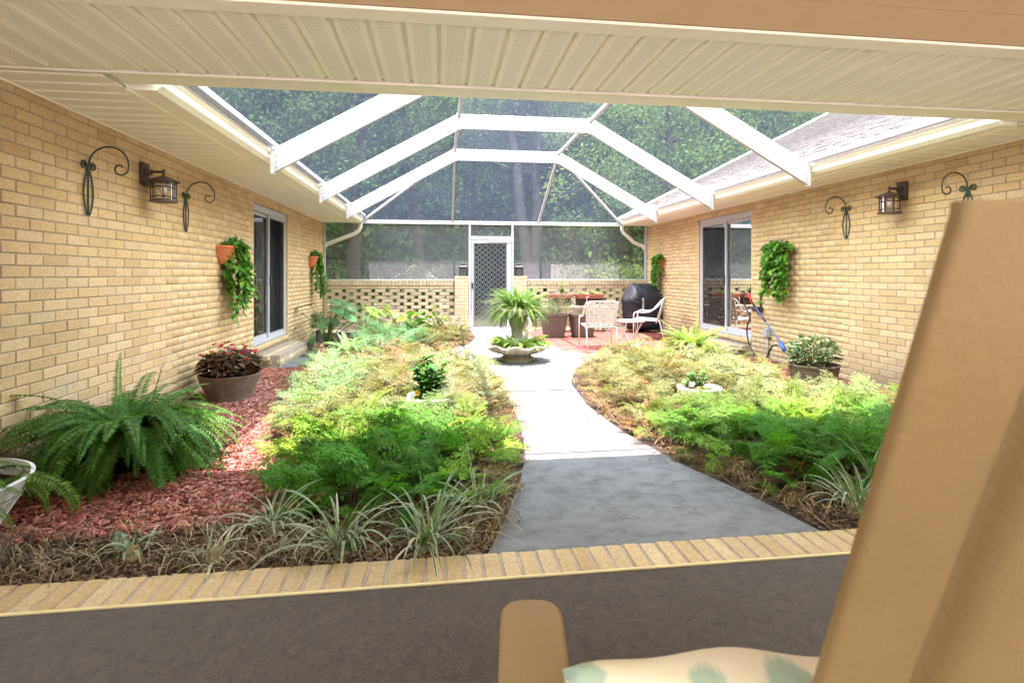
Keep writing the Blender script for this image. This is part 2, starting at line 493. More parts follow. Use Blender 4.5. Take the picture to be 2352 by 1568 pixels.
def soffit_mat(name, axis, other):
    m, nt, b = nodes(name); p = pos(nt)
    sp = N(nt, 'ShaderNodeSeparateXYZ'); nt.links.new(p, sp.inputs[0])
    def mth(op, *a):
        n = N(nt, 'ShaderNodeMath', operation=op)
        for s, v in zip(n.inputs, a):
            if isinstance(v, (int, float)): s.default_value = v
            else: nt.links.new(v, s)
        return n.outputs[0]
    u, v = sp.outputs[axis], sp.outputs[other]
    fu = mth('ADD', mth('FRACT', mth('DIVIDE', u, 0.0105)), -0.5)
    fv = mth('ADD', mth('FRACT', mth('DIVIDE', v, 0.016)), -0.5)
    d = mth('ADD', mth('MULTIPLY', fu, fu), mth('MULTIPLY', fv, fv))
    hole = mth('LESS_THAN', d, 0.055)
    w = mth('FRACT', mth('DIVIDE', mth('ADD', u, 17.1), 0.171))
    band = mth('MULTIPLY', mth('GREATER_THAN', w, 0.2), mth('LESS_THAN', w, 0.72))
    fac = mth('MULTIPLY', hole, band)
    base = mixc(nt, ramp(nt, noise(nt, 2.5, 4, 0.6, p), [(0.3, gray(0)), (0.7, gray(1))]), (0.84, 0.78, 0.67), (0.89, 0.83, 0.72))
    o = mixc(nt, fac, base, (0.45, 0.40, 0.32))
    nt.links.new(o, b.inputs['Base Color']); b.inputs['Roughness'].default_value = 0.5; b.inputs['Specular IOR Level'].default_value = 0.3
    return m
M['soffit_x'] = soffit_mat('perforated_soffit_panel', 'X', 'Y')
M['soffit_y'] = soffit_mat('perforated_eave_panel', 'Y', 'X')

def sheet(name, pts, z, m, parent=None, thick=0.0):
    mb = MB(); n = len(pts)
    V = [(p[0], p[1], z) for p in pts]; F = [tuple(range(n))]
    if thick:
        V += [(p[0], p[1], z - thick) for p in pts]
        F += [(i, n + i, n + (i + 1) % n, (i + 1) % n) for i in range(n)]
    mb.add(V, F); o = mb.build(name, m, parent)
    bm = bmesh.new(); bm.from_mesh(o.data); bmesh.ops.recalc_face_normals(bm, faces=bm.faces)
    up = [f for f in bm.faces if abs(f.normal.z) > 0.9]
    if up and max(up, key=lambda f: f.calc_area()).normal.z < 0: bmesh.ops.reverse_faces(bm, faces=bm.faces)
    bm.to_mesh(o.data); bm.free()
    return o

tag(sheet('ground', [(-150, -60), (150, -60), (150, 200), (-150, 200)], -0.06, M['ground']), kind='structure')

tag(sheet('rear_bounce_deck', [(-12, -22), (14, -22), (14, 1.0), (-12, 1.0)], -0.03, M['deck']), kind='structure')  # added out of view as a reflector, bounces sun onto chair back and soffit
XL, XR, YB = -2.67, 5.09, 13.0          # courtyard faces
CL, CR = -1.76, 4.40                    # screen cage feet
tag(sheet('garden_soil', [(XL, 2.58), (XR, 2.58), (XR, 13.2), (XL, 13.2)], -0.022, M['bed_soil']), kind='structure')
MULCH_L = [(-2.66, 3.02), (-2.2, 2.98), (-1.6, 3.02), (-0.95, 3.12), (-0.95, 3.5), (-1.15, 4.0), (-1.45, 4.9), (-1.8, 6.4), (-1.85, 8.1), (-2.66, 8.15)]
MULCH_R = [(5.08, 3.2), (5.08, 8.2), (4.5, 8.3), (4.35, 6.8), (4.45, 5.4), (4.3, 4.2), (4.4, 3.2)]
tag(sheet('mulch_bed', MULCH_L, -0.014, M['mulch_base']), kind='structure')
tag(sheet('mulch_bed', MULCH_R, -0.014, M['mulch_base']), kind='structure')

# concrete walk: slabs between joints
LE = [(2.6, .22), (3.03, .37), (3.61, .54), (4.04, .63), (4.74, .70), (5.84, .74), (7.16, .74)]
RE = [(2.6, 1.98), (3.18, 1.85), (3.69, 1.69), (4.5, 1.55), (5.44, 1.50), (6.56, 1.60), (7.16, 1.78)]
def ie(T, y): return float(np.interp(y, [t[0] for t in T], [t[1] for t in T]))
walk = bpy.data.objects.new('concrete_path', None); col.objects.link(walk); tag(walk, kind='structure'); ORG[walk.name] = np.zeros(3)
J = [2.60, 4.02, 5.50, 7.06]
for y0, y1 in zip(J[:-1], J[1:]):
    ys = np.linspace(y0 + 0.009, y1 - 0.009, 12)
    o = sheet('slab', [(ie(LE, y), y) for y in ys] + [(ie(RE, y), y) for y in ys[::-1]], 0.0, M['concrete'], walk, 0.09)
    bv = o.modifiers.new('bevel', 'BEVEL'); bv.width = 0.006; bv.segments = 2; bv.limit_method = 'ANGLE'
PLAZA = [(.74, 7.07), (1.75, 7.07), (1.94, 7.62), (2.3, 8.2), (2.75, 8.66), (2.35, 8.84), (2.08, 9.25), (1.93, 9.8), (1.9, 10.4), (1.9, 12.88), (.72, 12.88), (.74, 11.6), (.55, 10.5), (.2, 9.75), (-.2, 9.32), (-.9, 9.2), (-2.3, 9.2), (-2.3, 8.2), (-1.9, 8.35), (-.6, 8.55), (.2, 8.6), (.5, 8.3), (.68, 7.8)]
PL = [PLAZA]
o = sheet('slab', PLAZA, 0.0, M['concrete'], walk, 0.09)
bv = o.modifiers.new('bevel', 'BEVEL'); bv.width = 0.006; bv.segments = 2; bv.limit_method = 'ANGLE'
M['joint'] = simple('dark_joint', (0.10, 0.09, 0.08), 1.0, 0.2, 20, world=True)
jm = MB(); jm.box(.5, 2.28, 8.205, 8.217, 0.001, 0.003); jm.box(.72, 1.9, 10.5, 10.511, 0.001, 0.003); jm.box(1.6, 1.611, 8.217, 10.5, 0.001, 0.003)
jm.build('saw_cut', M['joint'], walk)

# brick template with small bevel (unit size, scaled)
def brick_verts(L, W, Hh, bv=0.004):
    bm = bmesh.new(); bmesh.ops.create_cube(bm, size=1)
    bmesh.ops.scale(bm, vec=(L, W, Hh), verts=bm.verts)
    bmesh.ops.bevel(bm, geom=list(bm.edges), offset=bv, segments=1, affect='EDGES')
    bmesh.ops.triangulate(bm, faces=bm.faces)
    V = np.array([v.co[:] for v in bm.verts], np.float32); F = np.array([[v.index for v in f.verts] for f in bm.faces], np.int32)
    bm.free(); return V, F
_bm_cache = {}
def brick_data(L, W, Hh, m):
    k = (round(L, 3), round(W, 3), round(Hh, 3), m.name)
    if k not in _bm_cache:
        V, F = brick_verts(*k[:3])
        me = bpy.data.meshes.new('brick'); me.from_pydata(V.tolist(), [], F.tolist()); me.update(); me.materials.append(m)
        _bm_cache[k] = (me, V, F)
    return _bm_cache[k]

def lay_bricks(items, parent, m, limit=300, name='brick'):
    """items: (cx,cy,cz, L,W,H, rz). The largest in view become objects, the rest one stuff mesh."""
    off = ORG.get(parent.name, np.zeros(3))
    def area(it):
        cx, cy, cz, L, W, Hh, rz = it
        c, s = math.cos(rz), math.sin(rz); a = 0
        q = lambda x, y, z: (cx + x * c - y * s, cy + x * s + y * c, cz + z)
        a = max(screen_area([q(-L/2, -W/2, -Hh/2), q(L/2, -W/2, -Hh/2), q(L/2, -W/2, Hh/2), q(-L/2, -W/2, Hh/2)]),
                screen_area([q(-L/2, -W/2, Hh/2), q(L/2, -W/2, Hh/2), q(L/2, W/2, Hh/2), q(-L/2, W/2, Hh/2)]))
        return a
    items = sorted(items, key=area, reverse=True) if len(items) > limit else items
    for it in items[:limit]:
        cx, cy, cz, L, W, Hh, rz = it
        me, _, _ = brick_data(L, W, Hh, m)
        o = link(name, me, parent)
        o.location = (cx - off[0], cy - off[1], cz - off[2])
        o.rotation_euler = (rnd.gauss(0, .004), rnd.gauss(0, .004), rz + rnd.gauss(0, .004))
    rest = items[limit:]
    if rest:
        Vs = []; Fs = []; b = 0
        for cx, cy, cz, L, W, Hh, rz in rest:
            _, V, F = brick_data(L, W, Hh, m)
            c, s = math.cos(rz), math.sin(rz)
            Vs.append(np.stack([V[:, 0] * c - V[:, 1] * s + cx, V[:, 0] * s + V[:, 1] * c + cy, V[:, 2] + cz], 1)); Fs.append(F + b); b += len(V)
        o = npmesh(name + 's_beyond', np.concatenate(Vs), np.concatenate(Fs), m, parent)
        tag(o, kind='stuff')

def courses(a0, a1, z0, z1, L, Hc, joint, openings=(), phase=0.0):
    out = []; nrow = int(math.ceil((z1 - z0) / Hc - 0.3))
    for r in range(nrow):
        zb = z0 + r * Hc; zt = min(zb + Hc, z1)
        if zt - zb < 0.03: continue
        k0 = math.floor(a0 / L) - 1; k1 = math.ceil(a1 / L) + 1
        for k in range(k0, k1):
            b0 = k * L - (0.5 * L if (int(round(zb / Hc)) % 2) else 0) + phase; b1 = b0 + L
            b0 = max(b0, a0); b1 = min(b1, a1)
            iv = [(b0, b1)]
            for (o0, o1, oz0, oz1) in openings:
                if zt > oz0 + 0.02 and zb < oz1 - 0.02:
                    nv = []
                    for (p0, p1) in iv:
                        if p1 <= o0 or p0 >= o1: nv.append((p0, p1))
                        else:
                            if p0 < o0: nv.append((p0, o0))
                            if p1 > o1: nv.append((o1, p1))
                    iv = nv
            for (p0, p1) in iv:
                if p1 - p0 > 0.05: out.append((p0 + joint / 2, p1 - joint / 2, zb + joint / 2, zt - joint / 2))
    return out

def q5(x): return round(x / 0.005) * 0.005

# ------------------------------------------------------------------ house wings
SOF = 2.54
def wing(side):
    left = side < 0
    X = XL if left else XR
    inx = 1 if left else -1                 # direction into the courtyard
    lab = ('yellow brick house wing with the red begonia tub at its foot' if left else 'yellow brick house wing under the visible grey shingle roof')
    w = thing('house_wing', lab, 'house', (X, 8.0, 0))
    dy0, dy1, dz0, dz1 = (8.29, 10.06, 0.285, 2.385) if left else (8.40, 10.26, 0.275, 2.405)
    wallp = MB()
    th = 0.12; x_in = X - inx * 0.0055; xa, xb = sorted((x_in, x_in - inx * th))
    y0, y1 = 1.2, 13.0
    for (a, b, c, d) in ((y0, dy0, -0.05, 2.62), (dy1, y1 - 0.002, -0.05, 2.62), (dy0, dy1, dz1, 2.62), (dy0, dy1, -0.05, dz0)):
        wallp.box(xa, xb, a, b, c, d)
    xo = X - inx * 4.5
    xs = sorted((x_in - inx * th, xo))
    wallp.box(xs[0], xs[1], 12.88, 12.995, -0.05, 2.62)
    wall = wallp.build('wall', M['mortar'], w)
    op = [(dy0, dy1, dz0 - 0.0775 * 1.0, dz1 + 0.16), (dy0 - 0.11, dy1 + 0.11, dz1, dz1 + 0.16)]
    items = []
    D = 0.05
    for (p0, p1, q0, q1) in courses(y0, y1, 0.0, SOF + 0.02, 0.24, 0.0775, 0.0095, op):
        L = q5(p1 - p0)
        pr = rnd.gauss(0, 0.0012)
        items.append((X - inx * (D / 2) + inx * pr, (p0 + p1) / 2, (q0 + q1) / 2, L, D, q5(q1 - q0), PI / 2))
    # soldier course over the door, rowlock under it
    y = dy0 - 0.11
    while y < dy1 + 0.10:
        items.append((X - inx * D / 2, y + 0.035, (dz1 + SOF) / 2 + 0.002, 0.062, D, SOF - dz1 - 0.015, PI / 2)); y += 0.075
    y = dy0
    while y < dy1 - 0.03:
        items.append((X - inx * 0.03, y + 0.04, dz0 - 0.042, 0.07, 0.11, 0.068, PI / 2)); y += 0.081
    lay_bricks(items, wall, M['brick_side'])
    # jamb returns
    jb = MB()
    for yy, s in ((dy0, 1), (dy1, -1)):
        for k in range(27):
            zb = dz0 + k * 0.0775
            jb.box(*sorted((X - inx * 0.001, X - inx * 0.115)), *sorted((yy - s * 0.01, yy + s * 0.006)), zb + 0.006, min(zb + 0.072, dz1))
    tag(jb.build('jamb', M['brick_side'], wall), kind='stuff')
    # sliding door
    door = MB()
    fx0, fx1 = sorted((X - inx * 0.03, X - inx * 0.115))
    door.box(fx0, fx1, dy0 + 0.008, dy0 + 0.06, dz0, dz1); door.box(fx0, fx1, dy1 - 0.06, dy1 - 0.008, dz0, dz1)
    door.box(fx0, fx1, dy0 + 0.06, dy1 - 0.06, dz1 - 0.10, dz1 - 0.002); door.box(fx0, fx1 , dy0 + 0.06, dy1 - 0.06, dz0 + 0.002, dz0 + 0.05)
    dr = door.build('sliding_door', M['white'], w, bevel=0.004)
    mid = (dy0 + dy1) / 2 - 0.02
    lo, hi = dz0 + 0.05, dz1 - 0.10
    def sash(a, b, depth, nm, pane_m):
        s_ = MB(); x0, x1 = sorted((X - inx * depth, X - inx * (depth + 0.028))); fw = 0.045
        s_.box(x0, x1, a, a + fw, lo, hi); s_.box(x0, x1, b - fw, b, lo, hi)
        s_.box(x0, x1, a + fw, b - fw, lo, lo + 0.07); s_.box(x0, x1, a + fw, b - fw, hi - 0.05, hi)
        s_.build(nm, M['white'], dr, bevel=0.003)
        g_ = MB(); xm = X - inx * (depth + 0.014); g_.add([(xm, a + fw, lo + 0.07), (xm, b - fw, lo + 0.07), (xm, b - fw, hi - 0.05), (xm, a + fw, hi - 0.05)], [(0, 1, 2, 3)])
        g_.build('pane', pane_m, dr)
    sash(dy0 + 0.06, mid + 0.03, 0.075, 'fixed_sash', M['glass'])
    sash(mid - 0.03, dy1 - 0.06, 0.042, 'moving_sash', M['glass'])
    sc = MB(); xm = X - inx * 0.036; sc.add([(xm, mid + 0.02, lo + 0.06), (xm, dy1 - 0.1, lo + 0.06), (xm, dy1 - 0.1, hi - 0.04), (xm, mid + 0.02, hi - 0.04)], [(0, 1, 2, 3)])
    sc.build('insect_screen', M['door_mesh'], dr)
    hd = MB(); hd.box(*sorted((X - inx * 0.02, X - inx * 0.045)), mid + 0.0, mid + 0.03, 1.16, 1.32); hd.build('door_handle', M['black'], dr, bevel=0.004)
    # room behind
    rm = MB(); ra, rb = X - inx * 0.14, X - inx * 2.2
    yA, yB = dy0 - 0.5, dy1 + 0.5
    rm.add([(ra, yA, 0.2), (rb, yA, 0.2), (rb, yB, 0.2), (ra, yB, 0.2), (ra, yA, 2.5), (rb, yA, 2.5), (rb, yB, 2.5), (ra, yB, 2.5)],
           [(0, 1, 2, 3), (4, 5, 6, 7), (0, 1, 5, 4), (1, 2, 6, 5), (2, 3, 7, 6)])
    rm.build('room', M['room'], w)
    # curtains as folded cloth
    def drape(a, b, topz, botz, depth, m, gather=None):
        nU, nV = 60, 14; V = []; F = []
        for j in range(nV + 1):
            t = j / nV; z = topz + (botz - topz) * t
            for i in range(nU + 1):
                u = i / nU
                yy = a + (b - a) * u
                if gather:
                    gy, gz, pw = gather
                    tz = max(0.0, 1 - abs(z - gz) / max(1e-3, topz - gz)) if z > gz else max(0.45, 1 - (gz - z) * 0.5)
                    yy = yy + (gy - yy) * (tz ** pw) * 0.85
                V.append((X - inx * (depth + 0.02 * math.sin(u * 55) + 0.012 * math.sin(u * 23 + 1)), yy, z))
        for j in range(nV):
            for i in range(nU):
                k = j * (nU + 1) + i; F.append((k, k + 1, k + nU + 2, k + nU + 1))
        c_ = MB(); c_.add(V, F); c_.build('curtain', m, w, smooth=True)
    if left:
        drape(mid - 0.05, dy1 + 0.1, 2.36, 0.3, 0.22, M['curtain_dark']); drape(dy0 - 0.05, dy0 + 0.55, 2.36, 0.3, 0.24, M['curtain_dark'])
    else:
        drape(mid - 0.2, dy1 + 0.05, 2.36, 0.3, 0.16, M['curtain'], (dy1 - 0.1, 1.15, 1.2)); drape(dy0 - 0.05, mid - 0.1, 2.36, 0.3, 0.16, M['curtain'], (dy0 + 0.02, 1.2, 1.2))
    # eave: soffit panels, fascia, gutter
    xe = -2.02 if left else 4.62; xg = CL - 0.02 if left else CR + 0.02
    sof = MB(); a, b = sorted((X - inx * 0.1, xe)); sof.box(a, b, 3.55, 13.0, SOF + 0.02, SOF + 0.05)
    sf = sof.build('soffit', M['cream'], w)
    pm = None; n = int((13.0 - 3.53) / 0.171)
    for k in range(n + 1):
        yb = -17.1 + math.floor((3.53 + 17.1) / 0.171 + 1 + k) * 0.171 - 0.171
        if yb < 3.52 or yb > 12.9: continue
        if pm is None:
            q = MB(); x0, x1 = sorted((0.0, (xe - X) - inx * 0.004))
            prof = [(0.004, 0.0), (0.155, 0.0), (0.158, 0.008), (0.171, 0.008), (0.171, 0.012), (0.0, 0.012), (0.0, 0.006), (0.004, 0.006)]
            V = [(x0, p[0], p[1]) for p in prof] + [(x1, p[0], p[1]) for p in prof]; k_ = len(prof)
            F = [tuple(range(k_)), tuple(range(2 * k_ - 1, k_ - 1, -1))] + [(i, k_ + i, k_ + (i + 1) % k_, (i + 1) % k_) for i in range(k_)]
            q.add(V, F); me = bpy.data.meshes.new('soffit_panel'); me.from_pydata(q.V, [], q.F); me.update(); me.materials.append(M['soffit_y']); pm = me
        o = link('soffit_panel', pm, sf); o.location = (0, yb - 8.0, SOF)
    trim = MB(); trim.box(*sorted((X - inx * 0.0 + inx * 0.001, X + inx * 0.02)), 3.53, 12.999, SOF - 0.012, SOF - 0.001); trim.build('wall_trim', M['cream_trim'], w)
    fa = MB(); fa.box(*sorted((xe, xe + inx * 0.025)), 3.83, 13.02, SOF - 0.012, 2.70)
    fa.build('fascia', M['cream_trim'], w)
    gu = MB(); gx0, gx1 = xe + inx * 0.026, xg
    prof = [(gx0, SOF - 0.002), (gx1 - inx * 0.06, SOF - 0.002), (gx1 - inx * 0.02, SOF + 0.03), (gx1 - inx * 0.02, SOF + 0.075), (gx1, SOF + 0.095), (gx1, SOF + 0.135), (gx1 - inx * 0.012, SOF + 0.135), (gx0, SOF + 0.11)]
    k_ = len(prof); V = [(p[0], 3.83, p[1]) for p in prof] + [(p[0], 13.03, p[1]) for p in prof]
    gu.add(V, [tuple(range(k_)), tuple(range(2 * k_ - 1, k_ - 1, -1))] + [(i, (i + 1) % k_, k_ + (i + 1) % k_, k_ + i) for i in range(k_)])
    gu.build('gutter', M['cream_trim'], w)
    # boxed eave end
    eb = MB(); eb.box(*sorted((X + inx * 0.03, xg - inx * 0.03)), 13.004, 13.06, SOF - 0.005, 2.72); eb.build('eave_end', M['white'], w)
    # roof: shingle courses, each a slab lapping the one below
    slope = 0.5; x0 = xe + inx * 0.16; z0 = 2.705
    run = 5.9; nC = 46; Vs = MB()
    for k in range(nC):
        s0 = k * run / nC; s1 = (k + 1.25) * run / nC
        xa_, xb_ = x0 - inx * s0, x0 - inx * s1
        za, zb = z0 + slope * s0, z0 + slope * s1
        y = 0.2 - 0.3 * (k % 2) - rnd.random() * 0.1
        while y < 13.4:
            wd = rnd.choice((0.16, 0.2, 0.24, 0.3)); t = rnd.choice((0.012, 0.02, 0.026)); ye = min(y + wd, 13.4); yb_ = max(y, 1.0)
            if ye > yb_ + 0.03:
                bot = [(xa_, yb_, za), (xb_, yb_, zb - 0.02), (xb_, ye - 0.004, zb - 0.02), (xa_, ye - 0.004, za)]
                top = [(p[0], p[1], p[2] + t) for p in bot]
                Vs.add(bot + top, [(4, 5, 6, 7), (0, 1, 5, 4), (2, 3, 7, 6), (3, 0, 4, 7)] if left else [(7, 6, 5, 4), (4, 5, 1, 0), (6, 7, 3, 2), (7, 4, 0, 3)])
            y += wd
    deck = MB(); xr = x0 - inx * run
    bot = [(x0, 1.0, z0 - 0.06), (xr, 1.0, z0 - 0.06 + slope * run), (xr, 13.38, z0 - 0.06 + slope * run), (x0, 13.38, z0 - 0.06)]
    deck.hull8(bot, [(p[0], p[1], p[2] + 0.05) for p in bot])
    xr2 = xr - inx * run
    bot = [(xr - inx * .001, 1.0, z0 - 0.06 + slope * run), (xr2, 1.0, z0 - 0.06), (xr2, 13.38, z0 - 0.06), (xr - inx * .001, 13.38, z0 - 0.06 + slope * run)]
    deck.hull8(bot, [(p[0], p[1], p[2] + 0.05) for p in bot])
    rf = deck.build('roof', M['shingle'], w)
    if not left:
        tag(Vs.build('shingles', M['shingle'], rf), kind='stuff')
        rk = MB(); rk.beam((x0, 13.42, z0 - 0.03), (xr, 13.42, z0 - 0.03 + slope * run), 0.03, 0.16); rk.build('rake_board', M['cream_trim'], rf)
    gb = MB(); xs0, xs1 = (X - inx * 0.2), xr2
    gb.add([(X, 12.94, 2.62), (X - inx * 0.02, 12.94, 2.63), (xr, 12.94, z0 - 0.08 + slope * run), (xr2, 12.94, 2.62)], [(0, 1, 2, 3)]); gb.build('gable_wall', M['cream_trim'], w)
    # downspout
    ds = MB(); xq = xg - inx * 0.07
    ds.tube([(xq, 13.09, 2.56), (xq, 13.09, 2.44), (xq - inx * 0.04, 13.09, 2.36), (xq - inx * 0.13, 13.09, 2.29), (X + inx * 0.30, 13.09, 2.13), (X + inx * 0.10, 13.09, 2.05), (X - inx * 0.01, 13.09, 1.98), (X - inx * 0.05, 13.09, 1.88), (X - inx * 0.05, 13.09, 0.1)], 0.045, 10)
    ds.build('downspout', M['cream_trim'], w, smooth=True)
    return w

def shingle_mat():
    m, nt, b = nodes('asphalt_shingle'); p = pos(nt)
    f = noise(nt, 9, 4, 0.7, scale_vec(nt, p, (2.2, 0.7, 1))); g_ = noise(nt, 220, 2, 0.7, p)
    o = ramp(nt, f, [(0.3, (0.085, 0.068, 0.055)), (0.5, (0.145, 0.12, 0.10)), (0.72, (0.195, 0.17, 0.145))])
    o = mixc(nt, 1.0, o, ramp(nt, g_, [(0.3, gray(0.75)), (0.7, gray(1.2))]), 'MULTIPLY')
    nt.links.new(o, b.inputs['Base Color']); b.inputs['Roughness'].default_value = 0.95
    return m
M['shingle'] = shingle_mat()
wing(-1); wing(1)

# ------------------------------------------------------------------ porch the camera stands in
porch = thing('porch', 'covered porch with cream soffit, tan header and brick edged carpet floor', 'porch', (1.2, 1.0, 0))
fl = MB(); fl.box(-3.6, 6.0, -2.4, 2.355, -0.05, 0.012); fl.build('carpet', M['carpet'], porch)
fl = MB(); fl.box(-6, 9, 2.357, 2.58, -0.06, 0.0135); ed = fl.build('edge_mortar', M['mortar_light'], porch)
items = []
x = -3.4
while x < 4.6:
    items.append((x + 0.043, 2.472 + rnd.gauss(0, .002), -0.012 + rnd.gauss(0, .001), 0.072, 0.212, 0.064, rnd.gauss(0, .01))); x += 0.0855
lay_bricks(items, ed, M['brick_edge'] if 'brick_edge' in M else M['brick_obj'])
st = MB(); st.tube([(-6, 2.361, 0.017), (9, 2.361, 0.017)], 0.006, 8); st.build('carpet_edge_strip', M['edge_strip'] if 'edge_strip' in M else M['cream_trim'], porch, smooth=True)
hb = MB(); hb.box(-6, 9, 2.50, 2.60, SOF + 0.004, 2.705); hb.build('header_board', M['brown_beam'], porch, bevel=0.006)
hb = MB(); hb.box(-6, 9, 2.512, 2.60, 2.709, 2.99); hb.build('frieze_board', M['brown_beam'], porch, bevel=0.006)
hb = MB(); hb.box(-6, 9, 2.503, 2.618, SOF - 0.014, SOF + 0.002); hb.build('header_trim', M['cream_trim'], porch, bevel=0.003)
hb = MB(); hb.box(-3.2, 5.6, -2.4, 2.51, 2.995, 3.03); hb.build('ceiling', M['cream'], porch)
so = MB(); so.box(-5, 7.5, 2.61, 3.505, SOF + 0.03, SOF + 0.05); sop = so.build('soffit', M['brown_beam'], porch)
prof = [(0.006, 0.0), (0.150, 0.0), (0.153, 0.014), (0.171, 0.016), (0.171, 0.019), (0.0, 0.019), (0.0, 0.012), (0.004, 0.010)]
k_ = len(prof)
pms = []
for v in range(4):
    V = []; nS = 8
    for j in range(nS + 1):
        t = j / nS; yy = 2.619 + (3.478 - 2.619) * t + (rnd.uniform(-.004, .004) if j == nS else 0)
        sag = (0.004 * math.sin(PI * t * (1 + v % 2)) * (v - 1.5) / 1.5)
        for p in prof:
            bow = 0.009 * math.sin(PI * min(1, max(0, p[0] / 0.157))) * (t ** 3) * (1 if v % 2 else -0.3)
            V.append((p[0], yy, p[1] + sag * 0.3 + bow))
    F = [tuple(range(k_)), tuple(range((nS + 1) * k_ - 1, nS * k_ - 1, -1))]
    for j in range(nS):
        F += [(j * k_ + i, (j + 1) * k_ + i, (j + 1) * k_ + (i + 1) % k_, j * k_ + (i + 1) % k_) for i in range(k_)]
    me = bpy.data.meshes.new('soffit_panel'); me.from_pydata(V, [], F); me.update(); me.materials.append(M['soffit_x']); pms.append(me)
for k in range(-28, 40):
    o = link('soffit_panel', rnd.choice(pms), sop); o.location = (k * 0.171 - 1.2, -1.0, SOF)
fa = MB(); fa.box(-5, 7.5, 3.508, 3.535, SOF - 0.006, 2.72); fa.build('fascia', M['cream_trim'], porch, bevel=0.003)
gu = MB(); prof = [(3.536, SOF + 0.002), (3.72, SOF + 0.002), (3.765, SOF + 0.03), (3.765, SOF + 0.07), (3.785, SOF + 0.09), (3.785, SOF + 0.135), (3.773, SOF + 0.135), (3.536, SOF + 0.11)]
kk = len(prof); V = [(CL - 0.2, p[0], p[1]) for p in prof] + [(CR + 0.2, p[0], p[1]) for p in prof]
gu.add(V, [tuple(range(kk)), tuple(range(2 * kk - 1, kk - 1, -1))] + [(i, (i + 1) % kk, kk + (i + 1) % kk, kk + i) for i in range(kk)])
gu.build('gutter', M['cream_trim'], porch)
rb = MB(); bot = [(-3.3, 3.72, 2.71), (5.7, 3.72, 2.71), (5.7, -2.5, 4.5), (-3.3, -2.5, 4.5)]
rb.hull8(bot, [(p[0], p[1], p[2] + 0.06) for p in bot]); rb.build('roof', M['shingle'], porch)

# ------------------------------------------------------------------ screen enclosure
cage = thing('screen_enclosure', 'white aluminium screen enclosure arching over the courtyard garden', 'enclosure', (1.3, 8.0, 0))
KX0, KX1, KZ, FZ = 0.286, 2.36, 3.68, 2.53
TY = [6.05, 8.40, 10.74]
def scr(name, pts, m):
    s_ = MB(); s_.add(pts, [tuple(range(len(pts)))]); return s_.build(name, m, cage)
for ty in TY:
    for (A, B) in (((CL, ty, FZ), (KX0, ty, KZ)), ((CR, ty, FZ), (KX1, ty, KZ))):
        b_ = MB()
        d = (Vector(B) - Vector(A)).normalized(); up = Vector((-d.z, 0, d.x)) if d.x > 0 else Vector((d.z, 0, -d.x))
        h = 0.11; sg = 1 if d.x > 0 else -1
        # foot cut plumb, knee cut plumb
        def pz(x): return A[2] + (x - A[0]) * (B[2] - A[2]) / (B[0] - A[0])
        hv = h / abs(d.x)
        bot = [(A[0], ty - .026, pz(A[0]) - hv), (A[0], ty + .026, pz(A[0]) - hv), (A[0], ty + .026, pz(A[0]) + hv), (A[0], ty - .026, pz(A[0]) + hv)]
        top = [(B[0], ty - .026, B[2] - hv), (B[0], ty + .026, B[2] - hv), (B[0], ty + .026, B[2] + hv), (B[0], ty - .026, B[2] + hv)]
        b_.hull8(bot, top) if sg > 0 else b_.hull8(bot[::-1], top[::-1])
        r_ = b_.build('rafter', M['white'], cage, bevel=0.003)
        fb = MB(); x0, x1 = sorted((A[0] - sg * 0.012, A[0] + sg * 0.02)); fb.box(x0, x1, ty - .032, ty + .032, FZ - 0.13, FZ + 0.13); fb.build('foot_bracket', M['white_old'], r_)
        bl = MB()
        for i in range(3):
            for j in range(2):
                c = (A[0] + sg * (0.05 + 0.05 * j), ty - .029, pz(A[0]) + 0.06 - 0.06 * i + 0.03 * j)
                bl.tube([c, (c[0], ty - .034, c[2])], 0.008, 6)
        for i in range(4):
            for j in range(4):
                c = (B[0] - sg * (0.06 + 0.045 * j), ty - .029, pz(B[0] - sg * (0.06 + .045 * j)) + 0.075 - 0.05 * i)
                bl.tube([c, (c[0], ty - .033, c[2])], 0.007, 6)
        bl.build('bolt_cluster', M['gray_metal'], r_)
    b_ = MB(); b_.box(KX0 + .002, KX1 - .002, ty - .0265, ty + .0265, KZ - 0.112, KZ + 0.112)
    cb = b_.build('cross_beam', M['white'], cage, bevel=0.003)
    kp = MB()
    for kx in (KX0, KX1): kp.box(kx - .035, kx + .035, ty - .0315, ty + .0315, KZ - 0.125, KZ + 0.13)
    kp.build('knee_plate', M['white_old'], cb)
    bl = MB()
    for kx, sg in ((KX0, 1), (KX1, -1)):
        for i in range(4):
            for j in range(4):
                c = (kx + sg * (0.06 + .045 * j), ty - .029, KZ + 0.075 - 0.05 * i); bl.tube([c, (c[0], ty - .033, c[2])], 0.007, 6)
    bl.build('bolt_cluster', M['gray_metal'], cb)
PZ = KZ + 0.085
BZ = 2.565
for kx in (KX0, KX1):
    pts = [3.75] + TY
    for a, b in zip(pts[:-1], pts[1:]):
        q = MB(); q.box(kx - .026, kx + .026, a + (0.033 if a > 4 else 0), b - 0.033, PZ - .028, PZ + .028); q.build('purlin', M['white'], cage, bevel=0.003)
    q = MB(); q.beam((kx, TY[-1] + 0.03, PZ - 0.02), (kx, YB - 0.02, BZ + 0.03), 0.05, 0.05); q.build('purlin', M['white'], cage, bevel=0.003)
for cx, kx in ((CL, KX0), (CR, KX1)):
    q = MB(); q.beam((cx, YB - 0.01, BZ + 0.03), (kx, TY[-1] + 0.03, PZ - 0.03), 0.05, 0.05); q.build('hip', M['white'], cage, bevel=0.003)
